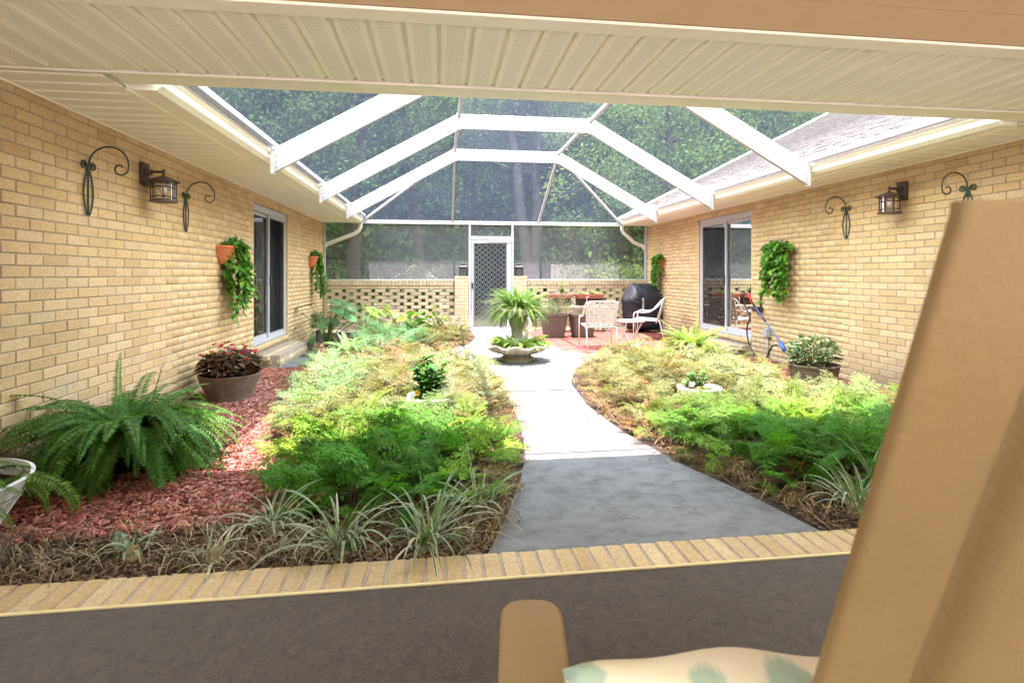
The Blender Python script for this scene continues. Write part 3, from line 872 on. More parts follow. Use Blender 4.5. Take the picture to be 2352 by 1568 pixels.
for cx, sg in ((CL, 1), (CR, -1)):
    ys = [3.79] + TY + [YB]
    for a, b in zip(ys[:-1], ys[1:]):
        q = MB(); q.box(*sorted((cx - sg * 0.015, cx + sg * 0.045)), a + .035, b - .035, SOF + 0.138, SOF + 0.19); q.build('eave_plate', M['white'], cage, bevel=0.003)
q = MB(); q.box(CL - .25, CR + .12, YB - 0.0365, YB + 0.03, BZ - 0.045, BZ + 0.04); q.build('end_beam', M['white'], cage, bevel=0.003)
for px, z0 in ((XL + .028, 1.19), (0.695, 0.0), (1.722, 0.0), (XR - .028, 1.19)):
    q = MB(); q.box(px - .024, px + .024, YB - .03, YB + .03, z0, BZ - 0.046); q.build('post', M['white'], cage, bevel=0.003)
q = MB(); q.box(0.72, 1.697, YB - .028, YB + .028, 2.165, 2.245); q.build('door_head', M['white'], cage, bevel=0.003)
q = MB(); q.box(-.1 + XL, 0.67, YB - .012, YB + .012, 1.197, 1.222); q.box(1.747, XR + .1, YB - .012, YB + .012, 1.197, 1.222); q.build('sill_rail', M['white_old'], cage)
SZ0 = FZ + 0.125
ys = [3.79] + TY
for a, b in zip(ys[:-1], ys[1:]):
    a_, b_ = a + .03, b - .03
    scr('screen_panel', [(CL, a_, SZ0 - 0.02), (CL, b_, SZ0 - 0.02), (KX0 - .03, b_, PZ), (KX0 - .03, a_, PZ)], M['screen_roof'])
    scr('screen_panel', [(KX0 + .03, a_, PZ + .02), (KX0 + .03, b_, PZ + .02), (KX1 - .03, b_, PZ + .02), (KX1 - .03, a_, PZ + .02)], M['screen_roof'])
    scr('screen_panel', [(CR, a_, SZ0 - 0.02), (KX1 + .03, a_, PZ), (KX1 + .03, b_, PZ), (CR, b_, SZ0 - 0.02)], M['screen_roof'])
t = TY[-1] + .03
scr('screen_panel', [(CL, t, SZ0 - .02), (CL, YB - .05, SZ0 - .04), (KX0 - .03, t, PZ - .01)], M['screen_roof'])
scr('screen_panel', [(CR, t, SZ0 - .02), (KX1 + .03, t, PZ - .01), (CR, YB - .05, SZ0 - .04)], M['screen_roof'])
scr('screen_panel', [(CL + .06, YB - .02, BZ + .045), (KX0 - .03, YB - .02, BZ + .045), (KX0 - .03, t, PZ - .03)], M['screen_roof'])
scr('screen_panel', [(KX1 + .03, YB - .02, BZ + .045), (CR - .06, YB - .02, BZ + .045), (KX1 + .03, t, PZ - .03)], M['screen_roof'])
scr('screen_panel', [(KX0 + .03, YB - .02, BZ + .045), (KX1 - .03, YB - .02, BZ + .045), (KX1 - .03, t, PZ - .03), (KX0 + .03, t, PZ - .03)], M['screen_roof'])
scr('screen_panel', [(XL + .055, YB, 1.2), (0.668, YB, 1.2), (0.668, YB, BZ - .03), (XL + .055, YB, BZ - .03)], M['screen_wall'])
scr('screen_panel', [(1.75, YB, 1.2), (XR - .055, YB, 1.2), (XR - .055, YB, BZ - .03), (1.75, YB, BZ - .03)], M['screen_wall'])
scr('screen_panel', [(0.722, YB, 2.25), (1.695, YB, 2.25), (1.695, YB, BZ - .03), (0.722, YB, BZ - .03)], M['screen_wall'])

# ------------------------------------------------------------------ pierced brick garden walls
def garden_wall(x0, x1, px0, px1, label):
    w = thing('garden_wall', label, 'wall', ((x0 + x1) / 2, YB + 0.05, 0))
    items = []; Hc = 0.0785; bw = 0.10; yc = YB + 0.062
    n = 14
    top = 1.19 - 0.115
    for r in range(n):
        zc = top - (r + 0.5) * Hc
        if zc < 0.03: break
        if r == 0 or r >= n - 2:
            k = x0 - (0.12 if r % 2 else 0)
            while k < x1:
                a, b = max(k, x0), min(k + 0.24, x1); k += 0.24
                if b - a > .05: items.append(((a + b) / 2, yc + rnd.gauss(0, .004), zc, q5(b - a - 0.011), bw, 0.067, rnd.gauss(0, .006)))
        else:
            k = x0 - 0.33 + (0.165 if r % 2 else 0.0)
            while k < x1:
                a, b = max(k, x0), min(k + 0.235, x1); k += 0.33
                if b - a > .05: items.append(((a + b) / 2, yc + rnd.gauss(0, .004), zc, q5(b - a), bw, 0.067, rnd.gauss(0, .008)))
    k = x0
    while k < x1 - 0.03:
        items.append((k + 0.04, yc - 0.005, 1.19 - 0.0565, 0.07, bw + 0.03, 0.108, rnd.gauss(0, .006))); k += 0.0805
    # pier bricks
    for r in range(17):
        zc = (r + .5) * 0.0765
        if zc > 1.29: break
        wd = px1 - px0
        cuts = [px0, px0 + 0.235, px1] if r % 2 else [px0, px0 + 0.115, px1]
        for a, b in zip(cuts[:-1], cuts[1:]):
            items.append(((a + b) / 2, YB + 0.03, zc, q5(b - a - 0.011), 0.20, 0.066, rnd.gauss(0, .004)))
    mt = MB(); mt.box(x0 + .01, x1 - .01, yc - bw / 2 + .012, yc + bw / 2 - .012, 1.19 - 0.115, 1.18)
    mt.box(x0 + .01, x1 - .01, yc - bw / 2 + .012, yc + bw / 2 - .012, top - Hc, 1.19 - 0.117)
    mt.box(px0 + .012, px1 - .012, YB - 0.06, YB + 0.12, -0.05, 1.292)
    # thin bed joints between pierced courses
    for r in range(1, n - 2):
        zc = top - (r + 1) * Hc
        if zc < 0.05: break
        mt.box(x0 + .01, x1 - .01, yc - bw / 2 + .014, yc + bw / 2 - .014, zc - 0.0045, zc + 0.0045)
    mo = mt.build('mortar', M['mortar'], w)
    lay_bricks(items, mo, M['brick_obj'])
    return w
garden_wall(XL + 0.01, 0.325, 0.33, 0.668, 'low pierced brick wall behind the philodendrons and cream dracaena')
garden_wall(2.08, XR - 0.01, 1.75, 2.075, 'low pierced brick wall behind the covered grill and dark planters')

# ------------------------------------------------------------------ patio of red pavers
PATIO = [(2.0, 9.75), (2.14, 9.3), (2.4, 8.93), (2.8, 8.72), (3.6, 8.86), (4.35, 8.62), (4.62, 8.62), (4.62, 10.4), (5.06, 10.4), (5.06, 12.92), (1.95, 12.92), (1.95, 10.4)]
patio = tag(sheet('patio', PATIO, -0.006, M['mortar_light'], None, 0.03), kind='structure'); ORG[patio.name] = np.zeros(3)
items = []
Lp, Wp = 0.205, 0.10
for i in range(-60, 60):
    for j in range(-60, 60):
        for h in (0, 1):
            # herringbone lattice
            bx = (i * 2 + j) * Wp; by = (j - 0) * Wp + 0
            if h == 0: cx, cy, rz = i * 4 * Wp + (j % 4) * Wp + Lp / 2, j * Wp + Wp / 2, 0
            else: cx, cy, rz = i * 4 * Wp + (j % 4) * Wp - Wp / 2, j * Wp + Lp / 2 - 0.0, PI / 2
            a = R(45); X_ = 3.3 + cx * math.cos(a) - cy * math.sin(a); Y_ = 10.5 + cx * math.sin(a) + cy * math.cos(a)
            if not (1.8 < X_ < 5.2 and 8.4 < Y_ < 13): continue
            c, s = math.cos(rz + a), math.sin(rz + a)
            cr = [(X_ + dx * c - dy * s, Y_ + dx * s + dy * c) for dx in (-.1, .1) for dy in (-.05, .05)]
            if in_poly([p[0] for p in cr], [p[1] for p in cr], PATIO).all():
                items.append((X_, Y_, -0.026 + rnd.gauss(0, .0012), 0.19, 0.088, 0.06, rz + a))
lay_bricks(items, patio, M['brick_red'])

# ================================================================== FOLIAGE TOOLS
def nrm(a): return a / (np.linalg.norm(a, axis=-1, keepdims=True) + 1e-9)
def rep(c, n): return np.repeat(np.asarray(c, float).reshape(-1, 3), n, axis=0)

class Fol:
    def __init__(s): s.V = []; s.F = []; s.C = []; s.n = 0
    def add(s, V, F, C):
        V = V.reshape(-1, 3); s.V.append(V); s.F.append(F + s.n); s.C.append(np.broadcast_to(C, V.shape) if np.ndim(C) == 1 else C); s.n += len(V)
    def kites(s, B, D, S, L, W, C, mid=0.42, lift=0.0):
        n = len(B); L = np.broadcast_to(L, n)[:, None]; W = np.broadcast_to(W, n)[:, None]
        up = np.cross(D, S) * (lift * L)
        V = np.stack([B, B + D * L * mid + S * W + up, B + D * L, B + D * L * mid - S * W + up], 1)
        F = np.arange(n * 4).reshape(n, 4); C = np.broadcast_to(C, (n, 3))
        s.add(V, F, rep(C, 4))
    def leaf6(s, B, D, S, L, W, C, fold=0.18, droop=0.15, heart=0.0):
        n = len(B); L = np.broadcast_to(L, n)[:, None]; W = np.broadcast_to(W, n)[:, None]
        U = np.cross(S, D)
        p0 = B; tip = B + D * L - U * L * droop
        l1 = B + D * L * (0.28 - heart) + S * W + U * W * fold * 2; l2 = B + D * L * 0.68 + S * W * 0.62 + U * W * fold - U * L * droop * .4
        r1 = B + D * L * (0.28 - heart) - S * W + U * W * fold * 2; r2 = B + D * L * 0.68 - S * W * 0.62 + U * W * fold - U * L * droop * .4
        V = np.stack([p0, l1, l2, tip, r2, r1], 1)
        b = np.arange(n)[:, None] * 6
        F = np.concatenate([b + np.array([[0, 3, 2, 1]]), b + np.array([[0, 5, 4, 3]])], 0)
        s.add(V, F, rep(np.broadcast_to(C, (n, 3)), 6))
    def strip(s, pts, wid, C, side=None):
        # ribbon blade along pts (k,3)
        pts = np.asarray(pts, float); k = len(pts); t = nrm(np.gradient(pts, axis=0))
        if side is None: side = nrm(np.cross(t, np.array([0, 0, 1.0]) + rng.normal(0, .15, 3)))
        w = np.asarray(wid, float).reshape(-1, 1)
        V = np.stack([pts - side * w, pts + side * w], 1).reshape(-1, 3)
        i = np.arange(k - 1) * 2
        s.add(V, np.stack([i, i + 1, i + 3, i + 2], 1), np.asarray(C, float))
    def build(s, name, m, parent=None, smooth=False):
        return npmesh(name, np.concatenate(s.V), np.concatenate(s.F), m, parent, np.concatenate(s.C), smooth)

def jit(c, n, a=0.2):
    return np.asarray(c) * (1 + rng.normal(0, a, (n, 1))) * (1 + rng.normal(0, a * .3, (n, 3)))

def fern_frond(fol, base, az, e0, L, droop, npin, pw, c, brown=0.0):
    k = npin; t = (np.arange(k) + 0.5) / k
    ts = np.linspace(0, 1, 40); ang = e0 - droop * ts ** 1.2
    dx = np.cos(ang); dz = np.sin(ang); cx = np.concatenate([[0], np.cumsum((dx[1:] + dx[:-1]) / 2)]) / 39 * L; cz = np.concatenate([[0], np.cumsum((dz[1:] + dz[:-1]) / 2)]) / 39 * L
    h = np.array([math.cos(az), math.sin(az), 0]); sd = np.array([-math.sin(az), math.cos(az), 0])
    wob = rng.normal(0, .10) * L
    P = base + np.outer(np.interp(t, ts, cx), h) + np.outer(np.interp(t, ts, cz), [0, 0, 1]) + np.outer(wob * t ** 2, sd)
    a = np.interp(t, ts, ang); T = np.outer(np.cos(a), h) + np.outer(np.sin(a), [0, 0, 1]); Nn = np.outer(-np.sin(a), h) + np.outer(np.cos(a), [0, 0, 1])
    roll = rng.normal(0, .35)
    S = math.cos(roll) * sd + math.sin(roll) * Nn
    prof = np.minimum(1, (t + .06) / .22) * (1 - t ** 2.4) ** .8
    for sg in (1, -1):
        D = nrm(sg * S * 0.93 + T * 0.34 - Nn * (0.18 + rng.uniform(-.1, .2, (k, 1))))
        Ln = pw * (prof + .06) * rng.uniform(.85, 1.1, k)
        C = jit(c, k, .14)
        fol.kites(P, D, T, Ln, np.minimum(L / k * 0.50, .42 * Ln + .002), C, .38, 0.02)
    ii = np.linspace(0, 39, 12).astype(int)
    RP = base + np.outer(cx[ii], h) + np.outer(cz[ii], [0, 0, 1]) + np.outer(wob * ts[ii] ** 2, sd)
    fol.strip(RP, np.linspace(.0035, .001, 12), np.asarray(c) * .7, side=np.broadcast_to(S[5], RP.shape))

def boston(fol, center, n, L, up=(0.2, 1.35), droop=(1.2, 2.4), c=(.06, .16, .03), pw=.055, npin=34, r0=.06, azs=None, hue=.25):
    for i in range(n):
        az = rng.uniform(0, 2 * PI) if azs is None else rng.uniform(*azs)
        e0 = rng.uniform(*up); l = L * rng.uniform(.7, 1.1)
        b = np.asarray(center, float) + np.array([math.cos(az), math.sin(az), 0]) * r0 * rng.uniform(.2, 1)
        cc = np.asarray(c) * rng.uniform(1 - hue, 1 + hue) * np.array([rng.uniform(.8, 1.35), 1, rng.uniform(.7, 1.3)])
        fern_frond(fol, b, az, e0, l, rng.uniform(*droop), npin, pw, cc)

def lacy(nP, nQ, droop, seed):
    r = np.random.default_rng(seed); B = []; D = []; S = []; L = []; W = []
    for i in range(nP):
        t = .16 + .84 * i / nP
        pl = .36 * (1 - (t - .1) ** 1.3) + .02
        for sg in (1, -1):
            a = R(62 - 18 * t + r.normal(0, 6)); pd = np.array([math.cos(a), sg * math.sin(a), r.normal(0, .16)]); pd /= np.linalg.norm(pd)
            p0 = np.array([t + r.normal(0, .008), 0, 0])
            for q in range(nQ):
                u = (q + .7) / (nQ + .3)
                for s2 in (1, -1):
                    b = R(52) * s2 * sg; c, s_ = math.cos(b), math.sin(b)
                    d = np.array([pd[0] * c - pd[1] * s_, pd[0] * s_ + pd[1] * c, pd[2] + r.normal(0, .2)]); d /= np.linalg.norm(d)
                    l = pl * (.42 * (1 - u * .72)) * r.uniform(.8, 1.15)
                    B.append(p0 + pd * pl * u); D.append(d); L.append(l); W.append(l * .24)
            B.append(p0 + pd * pl * .8); D.append(pd); L.append(pl * .28); W.append(pl * .05)
            B.append(p0); D.append(pd); L.append(pl * .95); W.append(.006)
    B.append(np.zeros(3)); D.append(np.array([1., 0, 0])); L.append(1.0); W.append(.008)
    B, D, L, W = np.array(B), np.array(D), np.array(L), np.array(W)
    S = nrm(np.cross(np.array([0, 0, 1.0]), D))
    n = len(B); V = np.stack([B, B + D * (L * .42)[:, None] + S * W[:, None], B + D * L[:, None], B + D * (L * .42)[:, None] - S * W[:, None]], 1).reshape(-1, 3)
    k = droop; x = V[:, 0].copy(); z = V[:, 2].copy()
    V[:, 0] = np.sin(k * x) / k + z * np.sin(k * x); V[:, 2] = z * np.cos(k * x) - (1 - np.cos(k * x)) / k - .35 * V[:, 1] ** 2
    return V

def instance(fol, T, P, az, el, roll, sc, C, jitter=.12):
    n = len(P); m = len(T) // 4
    ca, sa, ce, se, cr, sr = np.cos(az), np.sin(az), np.cos(el), np.sin(el), np.cos(roll), np.sin(roll)
    X = np.stack([ca * ce, sa * ce, se], 1); Y0 = np.stack([-sa, ca, 0 * sa], 1); Z0 = np.stack([-ca * se, -sa * se, ce], 1)
    Y = Y0 * cr[:, None] + Z0 * sr[:, None]; Z = Z0 * cr[:, None] - Y0 * sr[:, None]
    V = (T[None, :, 0, None] * X[:, None] + T[None, :, 1, None] * Y[:, None] + T[None, :, 2, None] * Z[:, None]) * sc[:, None, None] + P[:, None]
    cc = np.repeat(C[:, None, :] * (1 + rng.normal(0, jitter, (n, m, 1))), 4, axis=1).reshape(n, m * 4, 3) if False else (C[:, None, None, :] * (1 + rng.normal(0, jitter, (n, m, 1, 1))) * np.ones((1, 1, 4, 1))).reshape(-1, 3)
    fol.add(V.reshape(-1, 3), np.arange(n * m * 4).reshape(-1, 4), np.clip(cc, .003, 1))

NEAR_T = [lacy(10, 4, d, i) for i, d in enumerate((.5, .8, 1.1, 1.4))]
FAR_T = [lacy(8, 3, d, 10 + i) for i, d in enumerate((.5, .8, 1.1, 1.4))]

GREEN = np.array((.055, .185, .012)); LIME = np.array((.14, .27, .02)); OLIVE = np.array((.165, .165, .06)); PALE = np.array((.20, .225, .10)); TAN = np.array((.21, .135, .06)); BLUEG = np.array((.10, .20, .085))

CLEAR = [(-.11, 5.0, .20), (2.55, 5.12, .21), (4.27, 5.78, .30)]
def fern_bed(name, poly, label, dens, hgt, palette, edge_brown, seed, ymin=None):
    xs = [p[0] for p in poly]; ys = [p[1] for p in poly]
    A = (max(xs) - min(xs)) * (max(ys) - min(ys)); n = int(A * dens)
    x = rng.uniform(min(xs), max(xs), n); y = rng.uniform(min(ys), max(ys), n)
    k = in_poly(x, y, poly); x, y = x[k], y[k]
    for (hx, hy, hr) in CLEAR:
        k = np.hypot(x - hx, y - hy) > hr; x, y = x[k], y[k]
    d = poly_dist(x, y, poly); n = len(x)
    for (hx, hy, hr) in CLEAR: d = np.minimum(d, np.maximum(np.hypot(x - hx, y - hy) - hr + .12, .05))
    fol = Fol()
    nz = vnoise(x, y, 2.2, seed); nz2 = vnoise(x, y, 5.0, seed + 5)
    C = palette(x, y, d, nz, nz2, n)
    brown = rng.uniform(0, 1, n) < np.clip(edge_brown * (1 - d / .45), 0.05, .9)
    C[brown] = TAN * rng.uniform(.6, 1.15, (brown.sum(), 1))
    h = hgt * np.clip(.55 + d / .5, .55, 1.0) * (1 + .25 * nz) * rng.uniform(.75, 1.15, n)
    # fronds rise from the ground in a loose thicket; the bases sit part way up hidden stems
    z0 = np.clip(h * rng.uniform(.05, .6, n), 0, None)
    z0[brown] *= .45
    P = np.stack([x, y, z0 - .01], 1)
    az = rng.uniform(0, 2 * PI, n); el = rng.uniform(.25, 1.15, n); el[brown] = rng.uniform(-.1, .7, brown.sum())
    sc = h * rng.uniform(.6, 1.0, n)
    tid = rng.integers(0, 4, n); near = y < 5.2
    for i in range(4):
        for nr, TT in ((True, NEAR_T), (False, FAR_T)):
            q = (tid == i) & (near == nr)
            if q.any(): instance(fol, TT[i], P[q], az[q], el[q], rng.normal(0, .35, q.sum()), sc[q], C[q])
    # stems
    for i in rng.choice(n, min(n, 500), replace=False):
        a = rng.uniform(0, 6.28); l = h[i] * .8; b = np.array([x[i], y[i], -.02])
        fol.strip(np.array([b, b + [math.cos(a) * .03, math.sin(a) * .03, l * .5], b + [math.cos(a) * .09, math.sin(a) * .09, l]]), [.0035, .003, .002], TAN * rng.uniform(.35, .9))
    o = fol.build(name, M['leaf'])
    return tag(o, label, 'fern', kind='stuff')

def pal_left(x, y, d, nz, nz2, n):
    C = np.where((nz2 > .1)[:, None], LIME, GREEN) * rng.uniform(.75, 1.25, (n, 1))
    back = np.clip((y - 3.9) / .9, 0, 1) + nz * .25  # past the porch shadow line the sunlit look is put into the leaf colour
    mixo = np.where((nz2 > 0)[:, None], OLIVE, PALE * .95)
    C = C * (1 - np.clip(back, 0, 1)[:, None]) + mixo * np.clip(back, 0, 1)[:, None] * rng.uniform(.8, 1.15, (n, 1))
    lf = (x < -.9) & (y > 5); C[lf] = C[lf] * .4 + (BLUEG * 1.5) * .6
    mid = (rng.uniform(0, 1, n) < .16) & (y > 4.3); C[mid] = TAN * rng.uniform(.8, 1.2, (mid.sum(), 1))
    return C
def pal_right(x, y, d, nz, nz2, n):
    C = np.where((nz2 > .15)[:, None], LIME, GREEN) * rng.uniform(.8, 1.25, (n, 1))
    back = np.clip((y - 3.9) / .9, 0, 1) + nz * .3  # same sunlit tone painted into the fronds beyond the porch shadow
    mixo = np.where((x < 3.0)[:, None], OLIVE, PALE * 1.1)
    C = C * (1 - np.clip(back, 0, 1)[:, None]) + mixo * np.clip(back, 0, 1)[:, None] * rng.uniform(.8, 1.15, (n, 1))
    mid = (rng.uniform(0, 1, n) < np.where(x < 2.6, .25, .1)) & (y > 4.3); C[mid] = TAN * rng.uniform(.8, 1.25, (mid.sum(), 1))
    return C
def pal_back(x, y, d, nz, nz2, n):
    C = np.where((x < -.3)[:, None], BLUEG, OLIVE * .8) * rng.uniform(.8, 1.2, (n, 1))
    return C

BED_L = [(-.95, 3.02), (-.4, 2.98), (.2, 3.0), (.45, 3.6), (.58, 4.2), (.66, 5.0), (.70, 5.9), (.68, 7.2), (.62, 7.9), (.4, 8.35), (-.6, 8.5), (-1.75, 8.25), (-1.8, 7.2), (-1.6, 6.0), (-1.4, 4.8), (-1.1, 3.7)]
BED_R = [(2.02, 3.0), (1.9, 3.25), (1.75, 3.75), (1.62, 4.5), (1.57, 5.4), (1.66, 6.5), (2.0, 7.55), (2.6, 8.4), (3.6, 8.7), (4.3, 8.4), (4.35, 7.4), (4.2, 6.6), (4.4, 5.6), (4.3, 4.4), (4.4, 3.2), (3.2, 2.95)]
BED_B = [(-1.7, 9.4), (-.6, 9.35), (-.05, 9.6), (.4, 10.3), (.62, 11.2), (.6, 12.3), (-.6, 12.3), (-1.8, 11.6)]

# ================================================================== PROPS
# ---- plant hooks of wrought iron
def hook():
    t = thing('plant_hook', 'x', 'plant hook', local=True)
    def spiral(c, r0, r1, a0, a1, n, ax):
        out = []
        for i in range(n + 1):
            a = a0 + (a1 - a0) * i / n; r = r0 + (r1 - r0) * i / n
            u, v = r * math.cos(a), r * math.sin(a)
            out.append((c[0] + u, c[1], c[2] + v) if ax == 'xz' else (c[0], c[1] + u, c[2] + v))
        return out
    m = MB(); pts = [(.012, 0, .30), (.012, 0, .37), (.02, 0, .41)] + arc((.155, 0, .385), .14, R(165), R(0), 14) + spiral((.235, 0, .36), .06, .018, R(10), R(-330), 18, 'xz')
    m.tube(pts, .0065, 7); m.build('arm', M['iron_green'], t, smooth=True)
    for s in (1, -1):
        m = MB(); pts = [(.012, s * (.012 + .045 * max(0.0, math.sin(PI * z / .34)) ** .8), .0 + z) for z in np.linspace(0, .34, 14)] + [(.012, s * y, z) for y, z in ((.012, .37), (.03, .395))] + spiral((.012, .055, .375) if s > 0 else (.012, -.055, .375), .032, .01, R(100) if s > 0 else R(80), R(100 - 400) if s > 0 else R(80 + 400), 16, 'yz')
        m.tube(pts, .006, 7); m.build('scroll', M['iron_green'], t, smooth=True)
    m = MB(); m.tube([(.01, 0, 0), (.01, 0, .36)], .006, 7); m.build('spine', M['iron_green'], t, smooth=True)
    m = MB(); m.box(.0, .02, -.018, .018, .31, .36); m.build('clamp', M['iron_green'], t, bevel=.004)
    return t
hk = hook()
for i, (x, y, z, rz, lab) in enumerate([
        (XL, 4.54, 1.79, 0, 'green iron scroll plant hook on the begonia side wall, porch side of the lantern'),
        (XL, 6.15, 1.79, 0, 'green iron scroll plant hook between the bronze lantern and pothos over the begonia tub'),
        (XR, 6.27, 1.79, PI, 'green iron scroll plant hook between the bushy pothos and the other bronze lantern'),
        (XR, 4.67, 1.80, PI, 'green iron scroll plant hook partly hidden by the tall tan chair back')]):
    o = hk if i == 0 else copy_tree(hk)
    o.location = (x, y, z); o.rotation_euler = (0, 0, rz); tag(o, lab, 'plant hook', 'wrought iron hooks on the brick walls')

# ---- bronze wall lanterns
def lantern():
    t = thing('wall_lantern', 'x', 'wall lantern', local=True)
    m = MB(); m.box(.0, .028, -.065, .065, -.10, .11); m.build('back_plate', M['bronze'], t, bevel=.006)
    m = MB(); m.box(.028, .07, -.03, .03, .0, .05); m.tube([(.06, 0, .03), (.175, 0, .03)], .012, 8); m.tube([(.175, 0, .055), (.175, 0, -.02)], .011, 8); m.build('arm', M['bronze'], t, bevel=.002)
    m = MB(); m.lathe([(.012, .0), (.03, -.012), (.075, -.028), (.135, -.052), (.135, -.06), (.10, -.058), (.012, -.045)], 32, (.175, 0, 0)); m.build('hood', M['bronze'], t, smooth=2)
    m = MB(); c = (.175, 0)
    for k in range(8):
        a = 2 * PI * (k + .5) / 8; m.tube([(c[0] + .1 * math.cos(a), .1 * math.sin(a), -.055), (c[0] + .1 * math.cos(a), .1 * math.sin(a), -.235)], .0055, 6)
    for z in (-.08, -.115, -.2): m.tube([(c[0] + .1 * math.cos(2 * PI * k / 24), .1 * math.sin(2 * PI * k / 24), z) for k in range(24)], .005, 6, True)
    m.lathe([(.004, -.245), (.112, -.245), (.112, -.228), (.004, -.228)], 28, (.175, 0, 0)); m.build('cage', M['bronze'], t, smooth=2)
    m = MB(); m.lathe([(.088, -.06), (.088, -.227)], 28, (.175, 0, 0)); m.build('glass_shade', M['clear'], t, smooth=True)
    m = MB(); m.lathe([(.002, -.17), (.02, -.165), (.03, -.14), (.026, -.11), (.014, -.085), (.014, -.06)], 16, (.175, 0, 0)); m.build('bulb', M['white_ceramic'], t, smooth=True)
    return t
ln = lantern(); ln.location = (XL, 5.33, 2.24)
tag(ln, 'bronze cage wall lantern between two plant hooks on the begonia side', 'wall lantern', 'bronze wall lanterns')
o = copy_tree(ln); o.location = (XR, 5.42, 2.255); o.rotation_euler = (0, 0, PI)
tag(o, 'bronze cage wall lantern beside the plant hook the tan chair hides', 'wall lantern', 'bronze wall lanterns')

# ---- wall pots of pothos
def pothos(x, y, z, inx, label, n_str, length, seed, shift=0.12, width=.2, potc='terracotta'):
    global rng
    keep = rng; rng = np.random.default_rng(seed)
    t = thing('wall_planter', label, 'hanging plant', (x, y, z), group='trailing plants in terracotta wall pots')
    m = MB(); pr = [(.02, -.20), (.07, -.19), (.115, -.13), (.145, -.04), (.155, .0), (.168, .005), (.168, .03), (.15, .03), (.14, .0)]
    a0 = -PI / 2 if inx > 0 else PI / 2
    m.lathe(pr, 20, (x + inx * .004, y, z), None, a0, a0 + PI); m.build('pot', M[potc], t, smooth=2)
    m = MB(); m.lathe([(.0, .002), (.145, .002)], 20, (x + inx * .004, y, z), None, a0, a0 + PI); m.build('soil', M['soil'], t)
    f = Fol(); B = []
    def put(p, s): B.append((p, s))
    for i in range(130):   # mound
        a = rng.uniform(0, PI); r = math.sqrt(rng.uniform(0, 1)) * (width + .03)
        put(np.array([x + inx * (.03 + r * math.sin(a)), y + shift + r * math.cos(a) * 1.1, z + .03 + .13 * (1 - (r / (width + .04)) ** 2) * rng.uniform(.3, 1.1)]), rng.uniform(.8, 1.15))
    mb = MB()
    for i in range(n_str):
        a = rng.uniform(.15, PI - .15); r0 = width * rng.uniform(.75, 1.05)
        p = np.array([x + inx * (.03 + r0 * math.sin(a)), y + shift + r0 * math.cos(a), z + .03]); l = length * rng.uniform(.25, 1.0) ** 1.0
        k = int(l / .035) + 2; pts = []
        for j in range(k):
            p = p + np.array([rng.normal(0, .008) + inx * .002, rng.normal(0, .009), -.035]); pts.append(p.copy()); put(p + rng.normal(0, .012, 3), rng.uniform(.7, 1.1))
            if rng.uniform() < .45: put(p + rng.normal(0, .025, 3), rng.uniform(.6, 1))
        if len(pts) > 2: mb.tube(pts, .0025, 4)
    mb.build('vine', M['stem'], t)
    P = np.array([b[0] for b in B]); sc = np.array([b[1] for b in B]); n = len(P)
    P[:, 0] = np.where(inx > 0, np.maximum(P[:, 0], x + .02), np.minimum(P[:, 0], x - .02))
    az = rng.uniform(0, 2 * PI, n); out = np.stack([np.cos(az) * .6 + inx * .55, np.sin(az) * .8, rng.uniform(-1.1, .0, n)], 1)
    D = nrm(out); S = nrm(np.cross(D, np.array([inx * .6, 0, .8]) + rng.normal(0, .35, (n, 3))))
    c = np.where((rng.uniform(0, 1, n) < .3)[:, None], np.array((.16, .30, .03)), np.array((.06, .20, .02))) * rng.uniform(.7, 1.25, (n, 1))
    f.leaf6(P, D, S, .085 * sc, .033 * sc, c, .15, .12, .1)
    f.build('foliage', M['leaf_gloss'], t)
    rng = keep
pothos(XL, 7.10, 1.66, 1, 'full trailing pothos in a bright terracotta wall pot over the begonia tub', 34, .86, 1, .17, .18)
pothos(XL, 11.72, 1.68, 1, 'slim trailing pothos in a terracotta wall pot beside the split leaf philodendron', 16, .85, 2, .15, .14)
pothos(XR, 7.52, 1.70, -1, 'bushy trailing pothos on the wall above the blue watering wand', 40, .72, 3, 0.0, .24)
pothos(XR, 12.05, 1.66, -1, 'narrow trailing pothos in a wall pot above the black grill cover', 18, .7, 4, .0, .16)
pothos(XL, 3.16, 1.62, 1, 'trailing pothos wall pot nearest the porch, only leaf tips showing', 20, .75, 5, .0, .17)

# ---- begonia tub, right tub
def tub(loc, rt, rb, h, label, group=None):
    t = thing('planter_tub', label, 'planter', loc, group=group)
    x, y, z = loc
    m = MB(); m.lathe([(rb * .9, -.01), (rb, .0), (rb * 1.04, h * .3), (rt * .97, h * .75), (rt, h * .93), (rt * 1.025, h * .95), (rt * 1.025, h), (rt * .96, h), (rt * .93, h - .05)], 40, loc); m.build('tub', M['barrel'], t, smooth=2)
    m = MB(); m.lathe([(.0, h - .035), (rt * .95, h - .045)], 30, loc); m.build('soil', M['soil'], t)
    return t
t = tub((-2.24, 6.2, 0), .30, .225, .28, 'brown resin tub of bronze leaved red begonias against the brick')
f = Fol(); n = 420
a = rng.uniform(0, 2 * PI, n); r = .27 * np.sqrt(rng.uniform(0, 1, n)); zz = .26 + (.27 - .9 * r ** 2 * 1.6) * rng.uniform(.25, 1.0, n)
P = np.stack([-2.24 + r * np.cos(a), 6.2 + r * np.sin(a) * 1.05, zz], 1); D = nrm(np.stack([np.cos(a) + rng.normal(0, .5, n), np.sin(a) + rng.normal(0, .5, n), rng.uniform(-.5, .5, n)], 1)); S = nrm(np.cross(D, np.array([0, 0, 1.]) + rng.normal(0, .3, (n, 3))))
cb = np.array((.085, .045, .035)) * rng.uniform(.6, 1.7, (n, 1)) * np.where((rng.uniform(0, 1, n) < .25)[:, None], np.array((.8, 1.6, .9)), 1.0)
